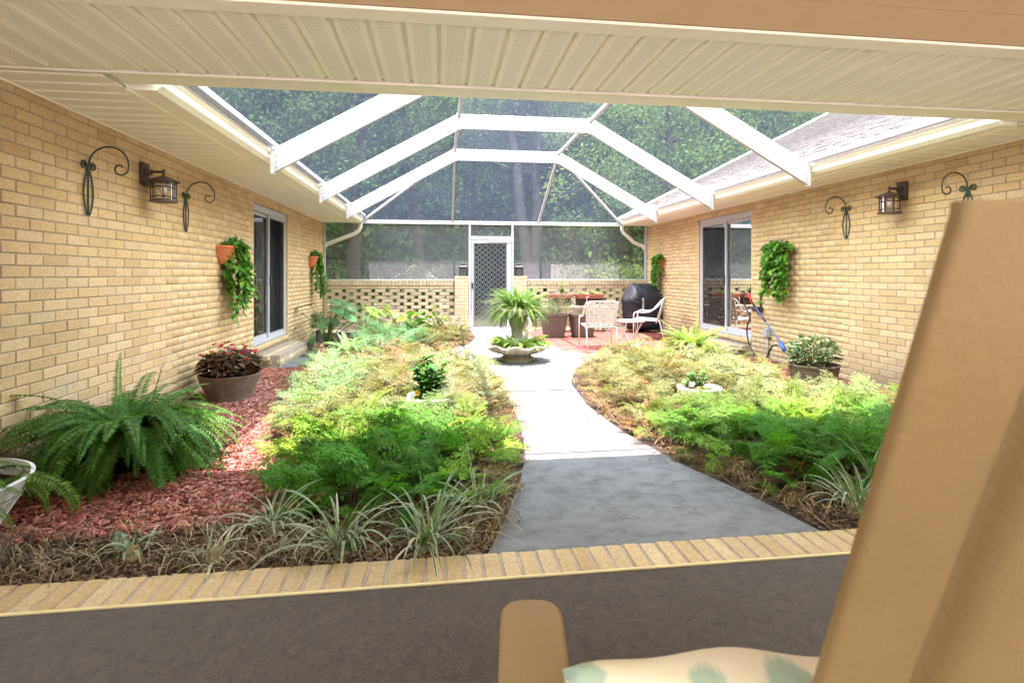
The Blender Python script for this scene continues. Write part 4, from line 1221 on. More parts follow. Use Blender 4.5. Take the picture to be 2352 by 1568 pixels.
f.leaf6(P, D, S, rng.uniform(.06, .10, n), rng.uniform(.028, .042, n), cb, .2, .15, .12)
f.build('foliage', M['leaf_gloss'], t)
f = Fol()
for i in range(34):
    a_ = rng.uniform(0, 6.28); r_ = .33 * math.sqrt(rng.uniform(0.1, 1)); c0 = np.array([-2.24 + r_ * math.cos(a_), 6.2 + r_ * math.sin(a_), .30 + (.30 - 1.3 * r_ ** 2) * rng.uniform(.75, 1.15)])
    k = 9; aa = rng.uniform(0, 6.28, k); Dd = nrm(np.stack([np.cos(aa), np.sin(aa), rng.uniform(-.2, .9, k)], 1)); Ss = nrm(np.cross(Dd, np.array([0, 0, 1.]) + rng.normal(0, .4, (k, 3))))
    f.kites(np.repeat(c0[None], k, 0), Dd, Ss, rng.uniform(.022, .034), .012, jit((.50, .045, .05), k, .2))
tag(f.build('blossom', M['leaf'], t), kind='stuff')
f = Fol()
for i in range(60):
    a_ = rng.uniform(0, 6.28); r_ = .25 * math.sqrt(rng.uniform(0, 1)); p = np.array([-2.24 + r_ * math.cos(a_), 6.2 + r_ * math.sin(a_), .26])
    f.strip(np.array([p, p + [math.cos(a_) * .03, math.sin(a_) * .03, .12], p + [math.cos(a_) * .08, math.sin(a_) * .08, .22]]), [.005, .004, .003], (.12, .05, .03))
f.build('stems', M['leaf'], t)

t = tub((4.27, 5.78, 0), .265, .21, .31, 'brown resin tub of variegated green shrub under the blue watering wand')
f = Fol(); n = 520
a = rng.uniform(0, 2 * PI, n); r = .25 * np.sqrt(rng.uniform(0, 1, n)); zz = .31 + (.33 - 2.2 * r ** 2) * rng.uniform(.1, 1.0, n)
P = np.stack([4.27 + r * np.cos(a), 5.78 + r * np.sin(a), zz], 1); D = nrm(np.stack([np.cos(a) + rng.normal(0, .5, n), np.sin(a) + rng.normal(0, .5, n), rng.uniform(-.3, .8, n)], 1)); S = nrm(np.cross(D, np.array([0, 0, 1.]) + rng.normal(0, .4, (n, 3))))
cb = np.where((rng.uniform(0, 1, n) < .3)[:, None], np.array((.26, .30, .17)), np.array((.045, .10, .04))) * rng.uniform(.6, 1.3, (n, 1))
f.leaf6(P, D, S, rng.uniform(.05, .085, n), rng.uniform(.012, .02, n), cb); f.build('foliage', M['leaf_gloss'], t)
f = Fol()
for i in range(50):
    a_ = rng.uniform(0, 6.28); r_ = .2 * math.sqrt(rng.uniform(0, 1)); p = np.array([4.27 + r_ * math.cos(a_) * .6, 5.78 + r_ * math.sin(a_) * .6, .27])
    f.strip(np.array([p, p + [math.cos(a_) * .03, math.sin(a_) * .03, .15], p + [math.cos(a_) * .1, math.sin(a_) * .1, .3]]), [.004, .004, .003], (.09, .08, .03))
f.build('stems', M['leaf'], t)

# ---- big boston fern on the mulch, and others
def ground_fern(loc, n, L, label, c, up=(.1, 1.3), droop=(1.2, 2.6), pw=.06, npin=36, spikes=0, stump=.12):
    t = thing('boston_fern', label, 'fern', loc)
    m = MB(); m.lathe([(.0, stump), (.07, stump * .9), (.11, stump * .4), (.13, -.02)], 14, loc); m.build('crown', M['soil'], t, smooth=True)
    f = Fol(); boston(f, (loc[0], loc[1], loc[2] + stump * .8), n, L, up, droop, c, pw, npin, .10)
    for i in range(spikes):
        boston(f, (loc[0], loc[1], loc[2] + stump), 1, L * rng.uniform(.7, 1.0), (1.25, 1.5), (.15, .5), np.asarray(c) * 1.25, pw * .8, npin, .12)
    f.build('fronds', M['leaf'], t)
    return t
ground_fern((-2.12, 4.05, 0), 230, .78, 'large dark green Boston fern sprawling on the red mulch', (.072, .18, .036), (-.25, 1.1), (1.2, 2.4), .074, 38, 2, .30)
ground_fern((3.86, 8.02, 0), 75, .62, 'pale sunlit sword fern clump rising by the folding table', (.17, .27, .055), (.4, 1.4), (.9, 2.0), .06, 30, 3, .2)
ground_fern((-1.30, 8.0, 0.05), 34, .42, 'small grey green fern tuft beside the cross walk', (.15, .24, .10), (.5, 1.4), (.9, 2.0), .05, 22, 2, .2)
ground_fern((4.45, 4.55, 0), 34, .45, 'light lime fern clump beside the red brown rock', (.17, .27, .05), (.2, 1.2), (1.0, 2.0), .05, 22, 0, .1)

# ---- woven grey pot with fern at the porch edge
t = thing('woven_pot', 'pale grey woven pot holding a fern at the porch edge', 'planter', (-2.28, 2.72, 0))
m = MB(); rows = 34; pr = [(.17, .0)] + [(.175 + .20 * (i / rows) ** 1.15 + (.0035 if i % 2 else 0), .36 * i / rows) for i in range(1, rows)] + [(.383, .375), (.392, .40), (.375, .405), (.36, .37)]
def weave(r, z, a, i): return (r + (.004 if (int(a / (2 * PI) * 110) + i) % 2 else 0) * (1 if 0 < i < rows else 0), z)
m.lathe(pr, 110, (-2.28, 2.72, 0.0), weave); m.build('pot', M['woven'] if 'woven' in M else M['white_old'], t)
m = MB(); m.lathe([(.0, .34), (.365, .33)], 30, (-2.28, 2.72, 0)); m.build('soil', M['soil'], t)
f = Fol(); boston(f, (-2.32, 2.74, .36), 26, .34, (.1, 1.2), (1.3, 2.5), (.075, .17, .03), .06, 32, .2)
boston(f, (-2.1, 2.78, .36), 3, .5, (.35, .7), (2.0, 2.5), (.09, .17, .03), .055, 30, .1, azs=(-.3, .9)); f.build('fronds', M['leaf'], t)

# ---- pots standing in the beds
def leafy_shoots(f, mb, c, n, h, spread, L, W, colr, per=9):
    for i in range(n):
        a = rng.uniform(0, 6.28); tip = np.array([math.cos(a) * spread * rng.uniform(.3, 1), math.sin(a) * spread * rng.uniform(.3, 1), h * rng.uniform(.5, 1.0)])
        ts = np.linspace(0, 1, 6); pts = [np.asarray(c) + tip * np.array([s ** 1.4, s ** 1.4, s]) for s in ts]; mb.tube(pts, [.006, .0055, .005, .004, .003, .002], 5)
        u = rng.uniform(.2, 1, per); P = np.array([np.asarray(c) + tip * np.array([s ** 1.4, s ** 1.4, s]) for s in u]); aa = rng.uniform(0, 6.28, per)
        D = nrm(np.stack([np.cos(aa), np.sin(aa), rng.uniform(-.2, .7, per)], 1)); S = nrm(np.cross(D, np.array([0, 0, 1.]) + rng.normal(0, .25, (per, 3))))
        f.leaf6(P, D, S, L * rng.uniform(.7, 1.2, per), W * rng.uniform(.8, 1.1, per), jit(colr, per, .25))
def bed_pot(loc, r, h, label, square=False):
    t = thing('bed_pot', label, 'planter', loc)
    m = MB(); k = 4 if square else 36
    pr = [(r * .72, .0), (r * .78, h * .2), (r * .9, h * .75), (r * .92, h * .84), (r * 1.06, h * .87), (r * 1.07, h * .98), (r * 1.0, h), (r * .9, h), (r * .88, h - .06)]
    if square:
        def fr(rr, z, a, i):
            c, s = abs(math.cos(a)), abs(math.sin(a)); return (rr / max(c ** 6 + s ** 6, 1e-6) ** (1 / 6.0) * .95, z)
        m.lathe(pr, 48, loc, fr)
    else: m.lathe(pr, 36, loc)
    m.build('pot', M['white_ceramic'], t, smooth=2)
    m = MB(); m.lathe([(.0, h - .04), (r * .9, h - .04)], 30, loc); m.build('soil', M['soil'], t)
    return t
lp = (-.11, 5.0, 0); t = bed_pot(lp, .185, .24, 'square white pot with a glossy leaved shrub among the ferns', True)
f = Fol(); mb = MB(); leafy_shoots(f, mb, (lp[0], lp[1], .19), 16, .46, .20, .10, .034, (.05, .15, .025), 10)
n = 90; a = rng.uniform(0, 6.28, n); P = np.stack([lp[0] + .1 * np.cos(a) * rng.uniform(0, 1, n), lp[1] + .1 * np.sin(a), .21 + rng.uniform(0, .2, n)], 1); D = nrm(np.stack([np.cos(a), np.sin(a), rng.uniform(-.3, .8, n)], 1)); S = nrm(np.cross(D, np.array([0, 0, 1.]) + rng.normal(0, .3, (n, 3))))
f.leaf6(P, D, S, .075, .03, jit((.04, .13, .02), n, .25))
f.build('foliage', M['leaf_gloss'], t); mb.build('stems', M['brown_stem'], t)
f = Fol(); k = 12; aa = np.linspace(0, 6.28, k); P = np.repeat(np.array([[lp[0] - .09, lp[1] - .13, .30]]), k, 0); D = nrm(np.stack([np.cos(aa), np.zeros(k) - .4, np.sin(aa)], 1)); f.kites(P, D, nrm(np.cross(D, np.array([0, 1., 0]))), .027, .011, jit((.65, .38, .03), k, .1)); f.build('flower', M['leaf'], t)
rp = (2.55, 5.12, 0); t = bed_pot(rp, .20, .23, 'round white bowl pot with a sparse seedling and yellow ornament')
f = Fol(); mb = MB(); leafy_shoots(f, mb, (rp[0], rp[1], .17), 9, .22, .13, .06, .022, (.08, .16, .05), 8)
leafy_shoots(f, mb, (rp[0] - .13, rp[1], .17), 2, .34, .05, .09, .034, (.10, .20, .06), 5); f.build('foliage', M['leaf'], t); mb.build('stems', M['stem'], t)
m = MB(); m.tube([(rp[0] - .10, rp[1] - .21, .16), (rp[0] - .10, rp[1] - .22, .24), (rp[0] - .115, rp[1] - .225, .265), (rp[0] - .14, rp[1] - .225, .26)], [.008, .012, .012, .004], 8); m.build('ornament', simple('yellow_glaze', (.6, .36, .05), .3), t, smooth=True)

# ---- two tier cast stone planter on the plaza
FX, FY = 1.18, 8.36
t = thing('tiered_planter', 'two tier cast stone planter overflowing with ferns on the concrete circle', 'planter', (FX, FY, 0))
m = MB(); m.lathe([(.05, .0), (.235, .0), (.245, .02), (.245, .06), (.225, .07), (.215, .09), (.225, .113), (.05, .113)], 40, (FX, FY, 0)); m.build('base', M['cast_stone_mossy'], t, smooth=2)
def scal(r, z, a, i):
    k = max(0.0, (r - .25) / .25); return (r * (1 + .035 * math.cos(9 * a) * k), z + .018 * k * math.cos(9 * a + PI))
m = MB(); m.lathe([(.10, .115), (.22, .117), (.32, .14), (.42, .185), (.475, .225), (.49, .255), (.475, .265), (.44, .255), (.38, .225), (.05, .20)], 108, (FX, FY, 0), scal); m.build('lower_bowl', M['cast_stone'], t, smooth=True)
m = MB(); m.lathe([(.15, .20), (.15, .28), (.10, .34), (.085, .42), (.10, .52), (.13, .60), (.14, .66), (.10, .69)], 32, (FX, FY, 0)); m.build('column', M['cast_stone_mossy'], t, smooth=True)
def scal2(r, z, a, i):
    k = max(0.0, (r - .12) / .2); return (r * (1 + .03 * math.cos(8 * a) * k), z)
m = MB(); m.lathe([(.08, .66), (.13, .67), (.22, .71), (.28, .77), (.30, .81), (.29, .815), (.26, .80), (.05, .76)], 96, (FX, FY, 0), scal2); m.build('upper_bowl', M['cast_stone'], t, smooth=True)
f = Fol(); boston(f, (FX, FY, .82), 300, .47, (-.55, 1.5), (.6, 1.9), (.10, .19, .045), .032, 22, .17, hue=.35); f.build('upper_fern', M['leaf'], t)
f = Fol()
for i in range(140):
    a = rng.uniform(0, 6.28); p = np.array([FX + .27 * math.cos(a) * rng.uniform(.6, 1.2), FY + .27 * math.sin(a) * rng.uniform(.6, 1.2), .23]); az = a + rng.normal(0, .8)
    fern_frond(f, p, az, rng.uniform(.5, 1.3), .36 * rng.uniform(.6, 1.15), rng.uniform(1.1, 2.2), 18, .042, np.array((.17, .27, .05)) * rng.uniform(.75, 1.2))
f.build('lower_fern', M['leaf'], t)

# ---- strap chairs
def strap_chair():
    t = thing('strap_chair', 'x', 'chair', local=True)
    W = .27; r = .0125
    # local: +y is the way the sitter faces
    for s in (-1, 1):
        m = MB()
        pts = [(s * (W + .035), .30, .0), (s * (W + .035), .30, .50), (s * (W + .035), .285, .555), (s * (W + .035), .24, .58), (s * (W + .035), .10, .57), (s * (W + .035), -.02, .585), (s * (W + .033), -.10, .64), (s * (W + .03), -.18, .74), (s * (W + .02), -.25, .82), (s * W, -.29, .845)]
        m.tube(pts, r, 10); m.build('arm', M['white_old'], t, smooth=True)
        m = MB(); m.tube([(s * W, -.30, .0), (s * W, -.22, .36), (s * W, -.20, .40)], r, 10); m.build('leg', M['white_old'], t, smooth=True)
    m = MB(); bz = lambda z: -.16 - (z - .42) * .30
    m.tube([(-W, bz(.36), .36), (-W, bz(.78), .78), (-W + .015, bz(.83), .83), (-W + .05, bz(.855), .855), (0, bz(.86), .862), (W - .05, bz(.855), .855), (W - .015, bz(.83), .83), (W, bz(.78), .78), (W, bz(.36), .36)], r, 10); m.build('back_frame', M['white_old'], t, smooth=True)
    m = MB(); m.tube([(-W, -.19, .40), (-W, .26, .42), (-W + .04, .30, .42), (W - .04, .30, .42), (W, .26, .42), (W, -.19, .40)], r, 10, True); m.build('seat_frame', M['white_old'], t, smooth=True)
    def strapb(p0, p1, w, wdir, amp, n, phase, nrm_):
        V = []; F = []
        for i in range(n + 1):
            u = i / n; c = Vector(p0).lerp(Vector(p1), u) + Vector(nrm_) * (amp * math.sin(u * PI * n / 2 + phase))
            V += [c - Vector(wdir) * w / 2, c + Vector(wdir) * w / 2, c + Vector(wdir) * w / 2 + Vector(nrm_) * .003, c - Vector(wdir) * w / 2 + Vector(nrm_) * .003]
        for i in range(n):
            for k in range(4): F.append((i * 4 + k, i * 4 + (k + 1) % 4, i * 4 + 4 + (k + 1) % 4, i * 4 + 4 + k))
        F += [(3, 2, 1, 0), (n * 4, n * 4 + 1, n * 4 + 2, n * 4 + 3)]
        q = MB(); q.add(V, F); q.build('strap', M['strap'], t)
    bn = Vector((0, 1, .3)).normalized()
    for i in range(6):
        x = -.225 + .09 * i; strapb((x, bz(.37), .37), (x, bz(.85), .85), .048, (1, 0, 0), .003, 16, i * PI, bn)
    for i in range(8):
        z = .42 + .055 * i; strapb((-W, bz(z), z), (W, bz(z), z), .043, Vector((0, -.287, .958)), .003, 12, i * PI, bn)
    for i in range(6):
        x = -.225 + .09 * i; strapb((x, -.18, .402), (x, .30, .424), .048, (1, 0, 0), .003, 12, i * PI, (0, 0, 1))
    for i in range(6):
        y = -.13 + .075 * i; strapb((-W, y, .405 + .04 * (y + .13)), (W, y, .405 + .04 * (y + .13)), .048, (0, 1, 0), .003, 12, i * PI, (0, 0, 1))
    return t
M['strap'] = simple('cream_vinyl_strap', (.46, .42, .37), .5, .05, 10)
c1 = strap_chair(); c1.location = (2.86, 9.62, 0); c1.rotation_euler = (0, 0, R(-4))
tag(c1, 'white strap chair with its woven back toward the porch, before the dark planters', 'chair', 'white strap patio chairs')
c2 = copy_tree(c1); c2.location = (4.30, 10.78, 0); c2.rotation_euler = (0, 0, R(62))
tag(c2, 'white strap chair turned sideways between folding table and glass door', 'chair', 'white strap patio chairs')

# ---- folding side table
t = thing('folding_table', 'small white folding table between the two strap chairs', 'table', (3.52, 9.80, 0), rz=R(12))
m = MB()
prof = []
for i in range(24):
    a = 2 * PI * i / 24; c, s = math.cos(a), math.sin(a); k = (abs(c) ** 5 + abs(s) ** 5) ** (-1 / 5); prof.append((.235 * k * c, .19 * k * s))
m.loft([[(x, y, .455) for x, y in prof], [(x * 1.02, y * 1.02, .465) for x, y in prof], [(x * 1.02, y * 1.02, .482) for x, y in prof], [(x * .98, y * .98, .488) for x, y in prof]]); m.build('table_top', M['white_old'], t, smooth=2)
for s in (-1, 1):
    for d in (-1, 1):
        m = MB(); m.beam((s * .17, d * .13, .452), (s * .07, -d * .17, .02), .034, .016, (1, 0, 0)); m.build('leg', M['white_old'], t, bevel=.004)
for d in (-1, 1):
    m = MB(); m.box(-.12, .12, d * .17 - .03, d * .17 + .03, .0, .03); m.build('foot_rail', M['white_old'], t, bevel=.006)

# ---- covered grill
gx, gy = 4.66, 12.18
t = thing('covered_grill', 'barbecue grill under a slumped black fabric cover in the patio corner', 'grill', (gx, gy, 0))
m = MB(); rings = []
lev = [(.02, .40, .27, 0), (.30, .41, .27, 0), (.60, .43, .28, 0), (.70, .46, .30, 0), (.76, .47, .31, .0), (.84, .42, .31, .0), (.94, .36, .29, .02), (1.04, .32, .23, .04), (1.10, .27, .16, .05), (1.12, .20, .09, .05)]
for (z, a, b, sh) in lev:
    rg = []
    for i in range(64):
        th = 2 * PI * i / 64; c, s = math.cos(th), math.sin(th); k = (abs(c) ** 4 + abs(s) ** 4) ** (-.25)
        fold = 1 + (.045 * math.sin(th * 9 + z * 3) + .018 * math.sin(th * 17 + 1 - z * 5)) * (1.25 - z)
        x = gx + a * k * c * fold + sh * .3; y = gy + b * k * s * fold + sh
        zz = z + .02 * math.sin(th * 3 + z * 7) * (1 if z > .1 else 0)
        rg.append((x, y, zz))
    rings.append(rg)
m.loft(rings); o = m.build('cover', M['cover'], t, smooth=True); sb = o.modifiers.new('sub', 'SUBSURF'); sb.levels = 1; sb.render_levels = 1
m = MB(); m.box(gx - .12, gx - .08, gy - .335, gy - .30, .52, .80); m.build('cover_strap', M['gray_metal'], t, bevel=.004)
m = MB(); m.tube([(gx - .40, gy - .32, .84), (gx - .36, gy - .36, .74), (gx - .26, gy - .36, .70), (gx - .12, gy - .35, .72)], .018, 8); m.build('hem_roll', M['cover'], t, smooth=True)

# ---- dark planters with silvery herb, bench with terracotta troughs, flamingo
def dark_planter(x, y, label, foliage):
    t = thing('square_planter', label, 'planter', (x, y, 0), group='dark brown planters along the pierced wall')
    m = MB(); rings = []
    for z, hw in ((0, .20), (.02, .205), (.44, .262), (.45, .275), (.50, .28), (.50, .255), (.44, .245)):
        rg = []
        for i in range(40):
            a = 2 * PI * i / 40; c, s = math.cos(a), math.sin(a); k = (abs(c) ** 7 + abs(s) ** 7) ** (-1 / 7.); rg.append((x + hw * k * c, y + hw * k * s, z))
        rings.append(rg)
    m.loft(rings, False); m.build('planter', M['dark_pot'], t, smooth=2)
    m = MB(); m.box(x - .24, x + .24, y - .24, y + .24, .40, .455); m.build('soil', M['soil'], t)
    if foliage:
        f = Fol()
        for i in range(110):
            a = rng.uniform(0, 6.28); l = rng.uniform(.3, .62); e = rng.uniform(.55, 1.5); b = np.array([x + rng.normal(0, .09), y + rng.normal(0, .09), .45])
            d = np.array([math.cos(a) * math.cos(e), math.sin(a) * math.cos(e), math.sin(e)]); ts = np.linspace(0, 1, 5); pts = b + np.outer(ts * l, d) + np.outer(-ts ** 2 * l * .12, [0, 0, 1])
            f.strip(pts, [.003, .0028, .0025, .002, .0015], (.16, .14, .09))
            k = 22; u = rng.uniform(.2, 1, k); P = b + np.outer(u * l, d) + np.outer(-u ** 2 * l * .12, [0, 0, 1]); aa = rng.uniform(0, 6.28, k); D = nrm(d + np.stack([np.cos(aa), np.sin(aa), rng.normal(0, .4, k)], 1) * .9); S = nrm(np.cross(D, rng.normal(0, 1, (k, 3))))
            f.kites(P, D, S, rng.uniform(.03, .05), .004, jit((.19, .21, .12), k, .2))
        f.build('foliage', M['leaf'], t)
    return t
dark_planter(2.40, 11.42, 'dark brown square planter bushy with silvery rosemary', True)
t2 = dark_planter(3.02, 11.40, 'dark brown square planter behind the strap chair with a pink flamingo pick', False)
f = Fol(); boston(f, (3.02, 11.4, .45), 14, .2, (.4, 1.3), (.8, 1.8), (.12, .17, .05), .03, 12, .1); f.build('foliage', M['leaf'], t2)
t = thing('bench', 'low grey bench against the pierced wall carrying two terracotta troughs', 'bench', (3.1, 12.5, 0))
m = MB(); m.box(2.36, 3.95, 12.3, 12.72, .56, .60); m.build('seat', M['gray_wood'], t, bevel=.006)
for lx in (2.44, 3.87):
    for ly in (12.35, 12.67):
        m = MB(); m.box(lx - .03, lx + .03, ly - .03, ly + .03, 0, .56); m.build('leg', M['gray_wood'], t, bevel=.004)
def trough(x0, x1, label, seed):
    t = thing('terracotta_trough', label, 'planter', ((x0 + x1) / 2, 12.5, .602), group='terracotta troughs on the bench')
    m = MB(); rings = []
    for z, g_ in ((.602, -.07), (.61, -.06), (.83, -.008), (.835, .008), (.875, .012), (.875, -.015), (.83, -.02)):
        rings.append([(x0 - g_, 12.5 - .13 - g_, z), (x1 + g_, 12.5 - .13 - g_, z), (x1 + g_, 12.5 + .13 + g_, z), (x0 - g_, 12.5 + .13 + g_, z)])
    m.loft(rings, False); m.build('trough', M['terra_dull'], t)
    m = MB(); m.box(x0 + .02, x1 - .02, 12.39, 12.61, .615, .845); m.build('soil', M['soil'], t)
    f = Fol(); mb = MB()
    if seed == 0:
        leafy_shoots(f, mb, (x0 + .33, 12.5, .84), 12, .34, .14, .06, .02, (.22, .28, .12), 10)
    else:
        leafy_shoots(f, mb, ((x0 + x1) / 2 - .12, 12.5, .84), 10, .10, .22, .06, .02, (.20, .25, .12), 8); leafy_shoots(f, mb, ((x0 + x1) / 2 + .14, 12.5, .84), 8, .12, .2, .06, .02, (.22, .27, .10), 8)
    f.build('foliage', M['leaf'], t); mb.build('stems', M['stem'], t)
trough(2.50, 3.04, 'terracotta trough with a tall pale leafed sprig on the grey bench', 0)
trough(3.16, 3.80, 'terracotta trough with low trailing sprigs on the grey bench', 1)
t = thing('flamingo_pick', 'tiny pink flamingo on a stake in the dark planter', 'ornament', (3.17, 11.28, .45))
pk = simple('pink_plastic', (.62, .24, .30), .4)
m = MB(); m.lathe([(.001, -.085), (.02, -.07), (.036, -.03), (.04, 0), (.03, .045), (.012, .075), (.001, .085)], 16); m2 = MB()
m2.add([(3.17 + v[2], 11.28 + v[1], .73 + v[0] * .9) for v in m.V], m.F); m2.tube([(3.11, 11.28, .74), (3.085, 11.28, .80), (3.09, 11.28, .85), (3.115, 11.28, .865), (3.13, 11.28, .84)], [.016, .012, .011, .013, .005], 8); m2.build('body', pk, t, smooth=True)
m = MB(); m.tube([(3.17, 11.28, .70), (3.17, 11.28, .44)], .005, 6); m.build('stake', M['black'], t)
t = thing('leaning_boards', 'pale weathered boards leaning by the gate pier behind the tiered planter', 'boards', (2.12, 12.75, 0))
m = MB(); m.beam((2.07, 12.62, .0), (2.07, 12.80, .62), .10, .03, (0, 1, 0)); m.build('board', simple('pale_wood', (.42, .36, .29), .85, .2, 12), t)
m = MB(); m.beam((1.985, 12.66, .0), (1.985, 12.82, .60), .07, .03, (0, 1, 0)); m.build('board', M['brown_stem'], t)

# ---- security gate
t = thing('security_gate', 'grey wrought lattice security gate in the white door frame', 'gate', (1.2, YB, 0))
m = MB(); G0, G1 = .735, 1.685
m.box(G0, G0 + .05, YB - .02, YB + .02, .03, 2.155); m.box(G1 - .10, G1, YB - .02, YB + .02, .03, 2.155); m.box(G0 + .05, G1 - .10, YB - .02, YB + .02, 2.09, 2.155); m.box(G0 + .05, G1 - .10, YB - .02, YB + .02, .03, .09); m.build('frame', M['white'], t, bevel=.003)
m = MB(); a, b = G0 + .05, G1 - .10; z0, z1 = .09, 2.09; nc = 11; cw = (b - a) / nc; ph = .118
q = MB(); q.box(a, a + .02, YB - .03, YB - .01, z0, z1); q.box(b - .02, b, YB - .03, YB - .01, z0, z1); q.box(a + .02, b - .02, YB - .03, YB - .01, z1 - .02, z1); q.box(a + .02, b - .02, YB - .03, YB - .01, z0, z0 + .02)
q.build('inner_frame', M['grille'] if 'grille' in M else M['gray_metal'], t)
for i in range(nc + 1):
    x = a + i * cw
    for s in (-1, 1):
        pts = []; z = z0; k = 0
        while z < z1:
            o_ = 0.5 + .5 * math.cos(2 * PI * ((z - z0) / ph) + (PI if i % 2 else 0)); amp = cw * .5 * (o_ ** .8)
            xx = min(max(x + s * amp, a + .004), b - .004); pts.append((xx, YB - .022, z)); z += ph / 8
        if (i == 0 and s < 0) or (i == nc and s > 0): continue
        m.tube(pts, .0052, 4)
m.build('lattice', M['grille'], t, smooth=True)
m = MB(); m.add([(a, YB + .012, z0), (b, YB + .012, z0), (b, YB + .012, z1), (a, YB + .012, z1)], [(0, 1, 2, 3)]); m.build('insect_screen', M['door_mesh'], t)
m = MB(); m.tube([(1.12, YB - .035, 2.115), (1.55, YB - .035, 2.125)], .012, 8); m.box(1.54, 1.66, YB - .05, YB - .022, 2.10, 2.14); m.build('door_closer', M['white_old'], t)
m = MB(); m.box(.742, .778, YB - .045, YB - .022, 1.0, 1.14); m.build('door_handle', M['black'], t, bevel=.004)
m = MB(); m.box(.72, 1.70, YB - .12, YB + .05, .003, .028); m.build('threshold', M['white_old'], t)

# ---- lanterns on the piers
def pier_lamp(x, label, cross):
    z = 1.302; y = YB + .03
    t = thing('pier_lantern', label, 'lantern', (x, y, z), group='black lanterns on the gate piers')
    m = MB(); m.box(x - .075, x + .075, y - .075, y + .075, z, z + .02)
    for sx in (-1, 1):
        for sy in (-1, 1): m.box(x + sx * .065 - .01, x + sx * .065 + .01, y + sy * .065 - .01, y + sy * .065 + .01, z + .02, z + .20)
    m.build('frame', M['black'], t, bevel=.002)
    m = MB(); rings = [[(x + a * h, y + b * h, z + zz) for a, b in ((-1, -1), (1, -1), (1, 1), (-1, 1))] for zz, h in ((.20, .07), (.205, .105), (.215, .105), (.25, .05), (.255, .035), (.275, .035), (.28, .05), (.29, .05), (.305, .02))]
    m.loft(rings); m.build('hood', M['black'], t)
    m = MB()
    yy = y - .066
    if cross: m.beam((x - .055, yy, z + .03), (x + .055, yy, z + .19), .009, .009, (0, 1, 0)); m.beam((x + .055, yy - .001, z + .03), (x - .055, yy - .001, z + .19), .009, .009, (0, 1, 0))
    else: m.box(x - .006, x + .006, yy - .005, yy + .005, z + .02, z + .2); m.box(x - .055, x + .055, yy - .004, yy + .004, z + .105, z + .117)
    m.build('bars', M['black'], t)
    m = MB(); m.box(x - .058, x + .058, y - .058, y + .058, z + .022, z + .198); m.build('glass', M['lamp_pane'], t)
    m = MB(); m.lathe([(.03, .02), (.03, .10), (.0, .105)], 12, (x, y, z)); m.build('candle', M['white_ceramic'], t, smooth=2)
pier_lamp(.545, 'black pier lantern with a plain four pane front', False)
pier_lamp(1.885, 'black pier lantern with crossed bars on its front', True)

# ---- brick door steps
def door_step(side):
    X = XL if side < 0 else XR; s = -side
    y0, y1, dep, h = (8.32, 9.95, .36, .165) if side < 0 else (8.45, 10.1, .36, .165)
    lab = 'buff brick doorstep below the sliding door by the begonia tub' if side < 0 else 'buff brick doorstep below the sliding door with the sheer curtains'
    t = thing('door_step', lab, 'step', (X + s * dep / 2, (y0 + y1) / 2, 0))
    m = MB(); m.box(*sorted((X + s * .003, X + s * (dep - .012))), y0 + .012, y1 - .012, -.02, h - .006); mo = m.build('mortar', M['mortar_light'], t)
    it = []
    y = y0
    while y < y1 - .04:
        it.append((X + s * (dep / 2 + .005), y + .04, h - .03, .07, dep - .02, .066, 0)); y += .081
    y = y0
    while y < y1 - .05:
        w = min(.235, y1 - y); it.append((X + s * (dep - .03), y + w / 2, .06, q5(w - .012), .062, .062, PI / 2)); y += .24
    for (yy) in (y0 + .03, y1 - .03):
        it.append((X + s * .12, yy, .06, .22, .062, .062, 0))
    lay_bricks(it, mo, M['brick_obj'])
door_step(-1); door_step(1)

# ---- watering wand, hose and outlet on the right wall
t = thing('watering_wand', 'blue shafted watering wand with red grip and black hose leaning from a bracket', 'watering wand', (XR, 8.0, 0))
bl = simple('blue_metal', (.05, .12, .42), .35, .1, 20); rd = simple('red_plastic', (.50, .03, .025), .4)
A = Vector((4.98, 8.22, .90)); B = Vector((4.86, 7.28, .36))
m = MB(); m.tube([A.lerp(B, .12), B], .009, 8); m.build('shaft', bl, t, smooth=True)
m = MB(); m.tube([A.lerp(B, .42), A.lerp(B, .52)], .014, 8); m.build('collar', M['black'], t, smooth=True)
m = MB(); m.tube([A.lerp(B, -.04), A.lerp(B, .14)], .018, 8); m.build('valve', M['black'], t, smooth=True)
m = MB(); m.tube([B, B + Vector((-.01, -.05, -.04)), B + Vector((-.02, -.12, -.10))], [.03, .036, .03], 10); m.build('spray_head', bl, t, smooth=True)
m = MB(); m.tube([A + Vector((-.02, -.06, -.03)), A + Vector((-.03, -.02, .06)), A + Vector((-.02, .07, .115)), A + Vector((0, .10, .12))], [.012, .017, .017, .012], 8); m.build('grip', rd, t, smooth=True)
m = MB(); hp = [A + Vector((0, .10, .12)), A + Vector((-.01, .17, .12)), A + Vector((-.01, .21, .05)), A + Vector((0, .17, -.10)), Vector((4.96, 8.24, .66)), Vector((4.95, 8.30, .45)), Vector((4.93, 8.20, .22)), Vector((4.90, 7.95, .05)), Vector((4.87, 7.75, .02)), Vector((4.84, 7.58, .10)), Vector((4.84, 7.50, .22)), Vector((4.83, 7.40, .30)), Vector((4.83, 7.28, .32))]
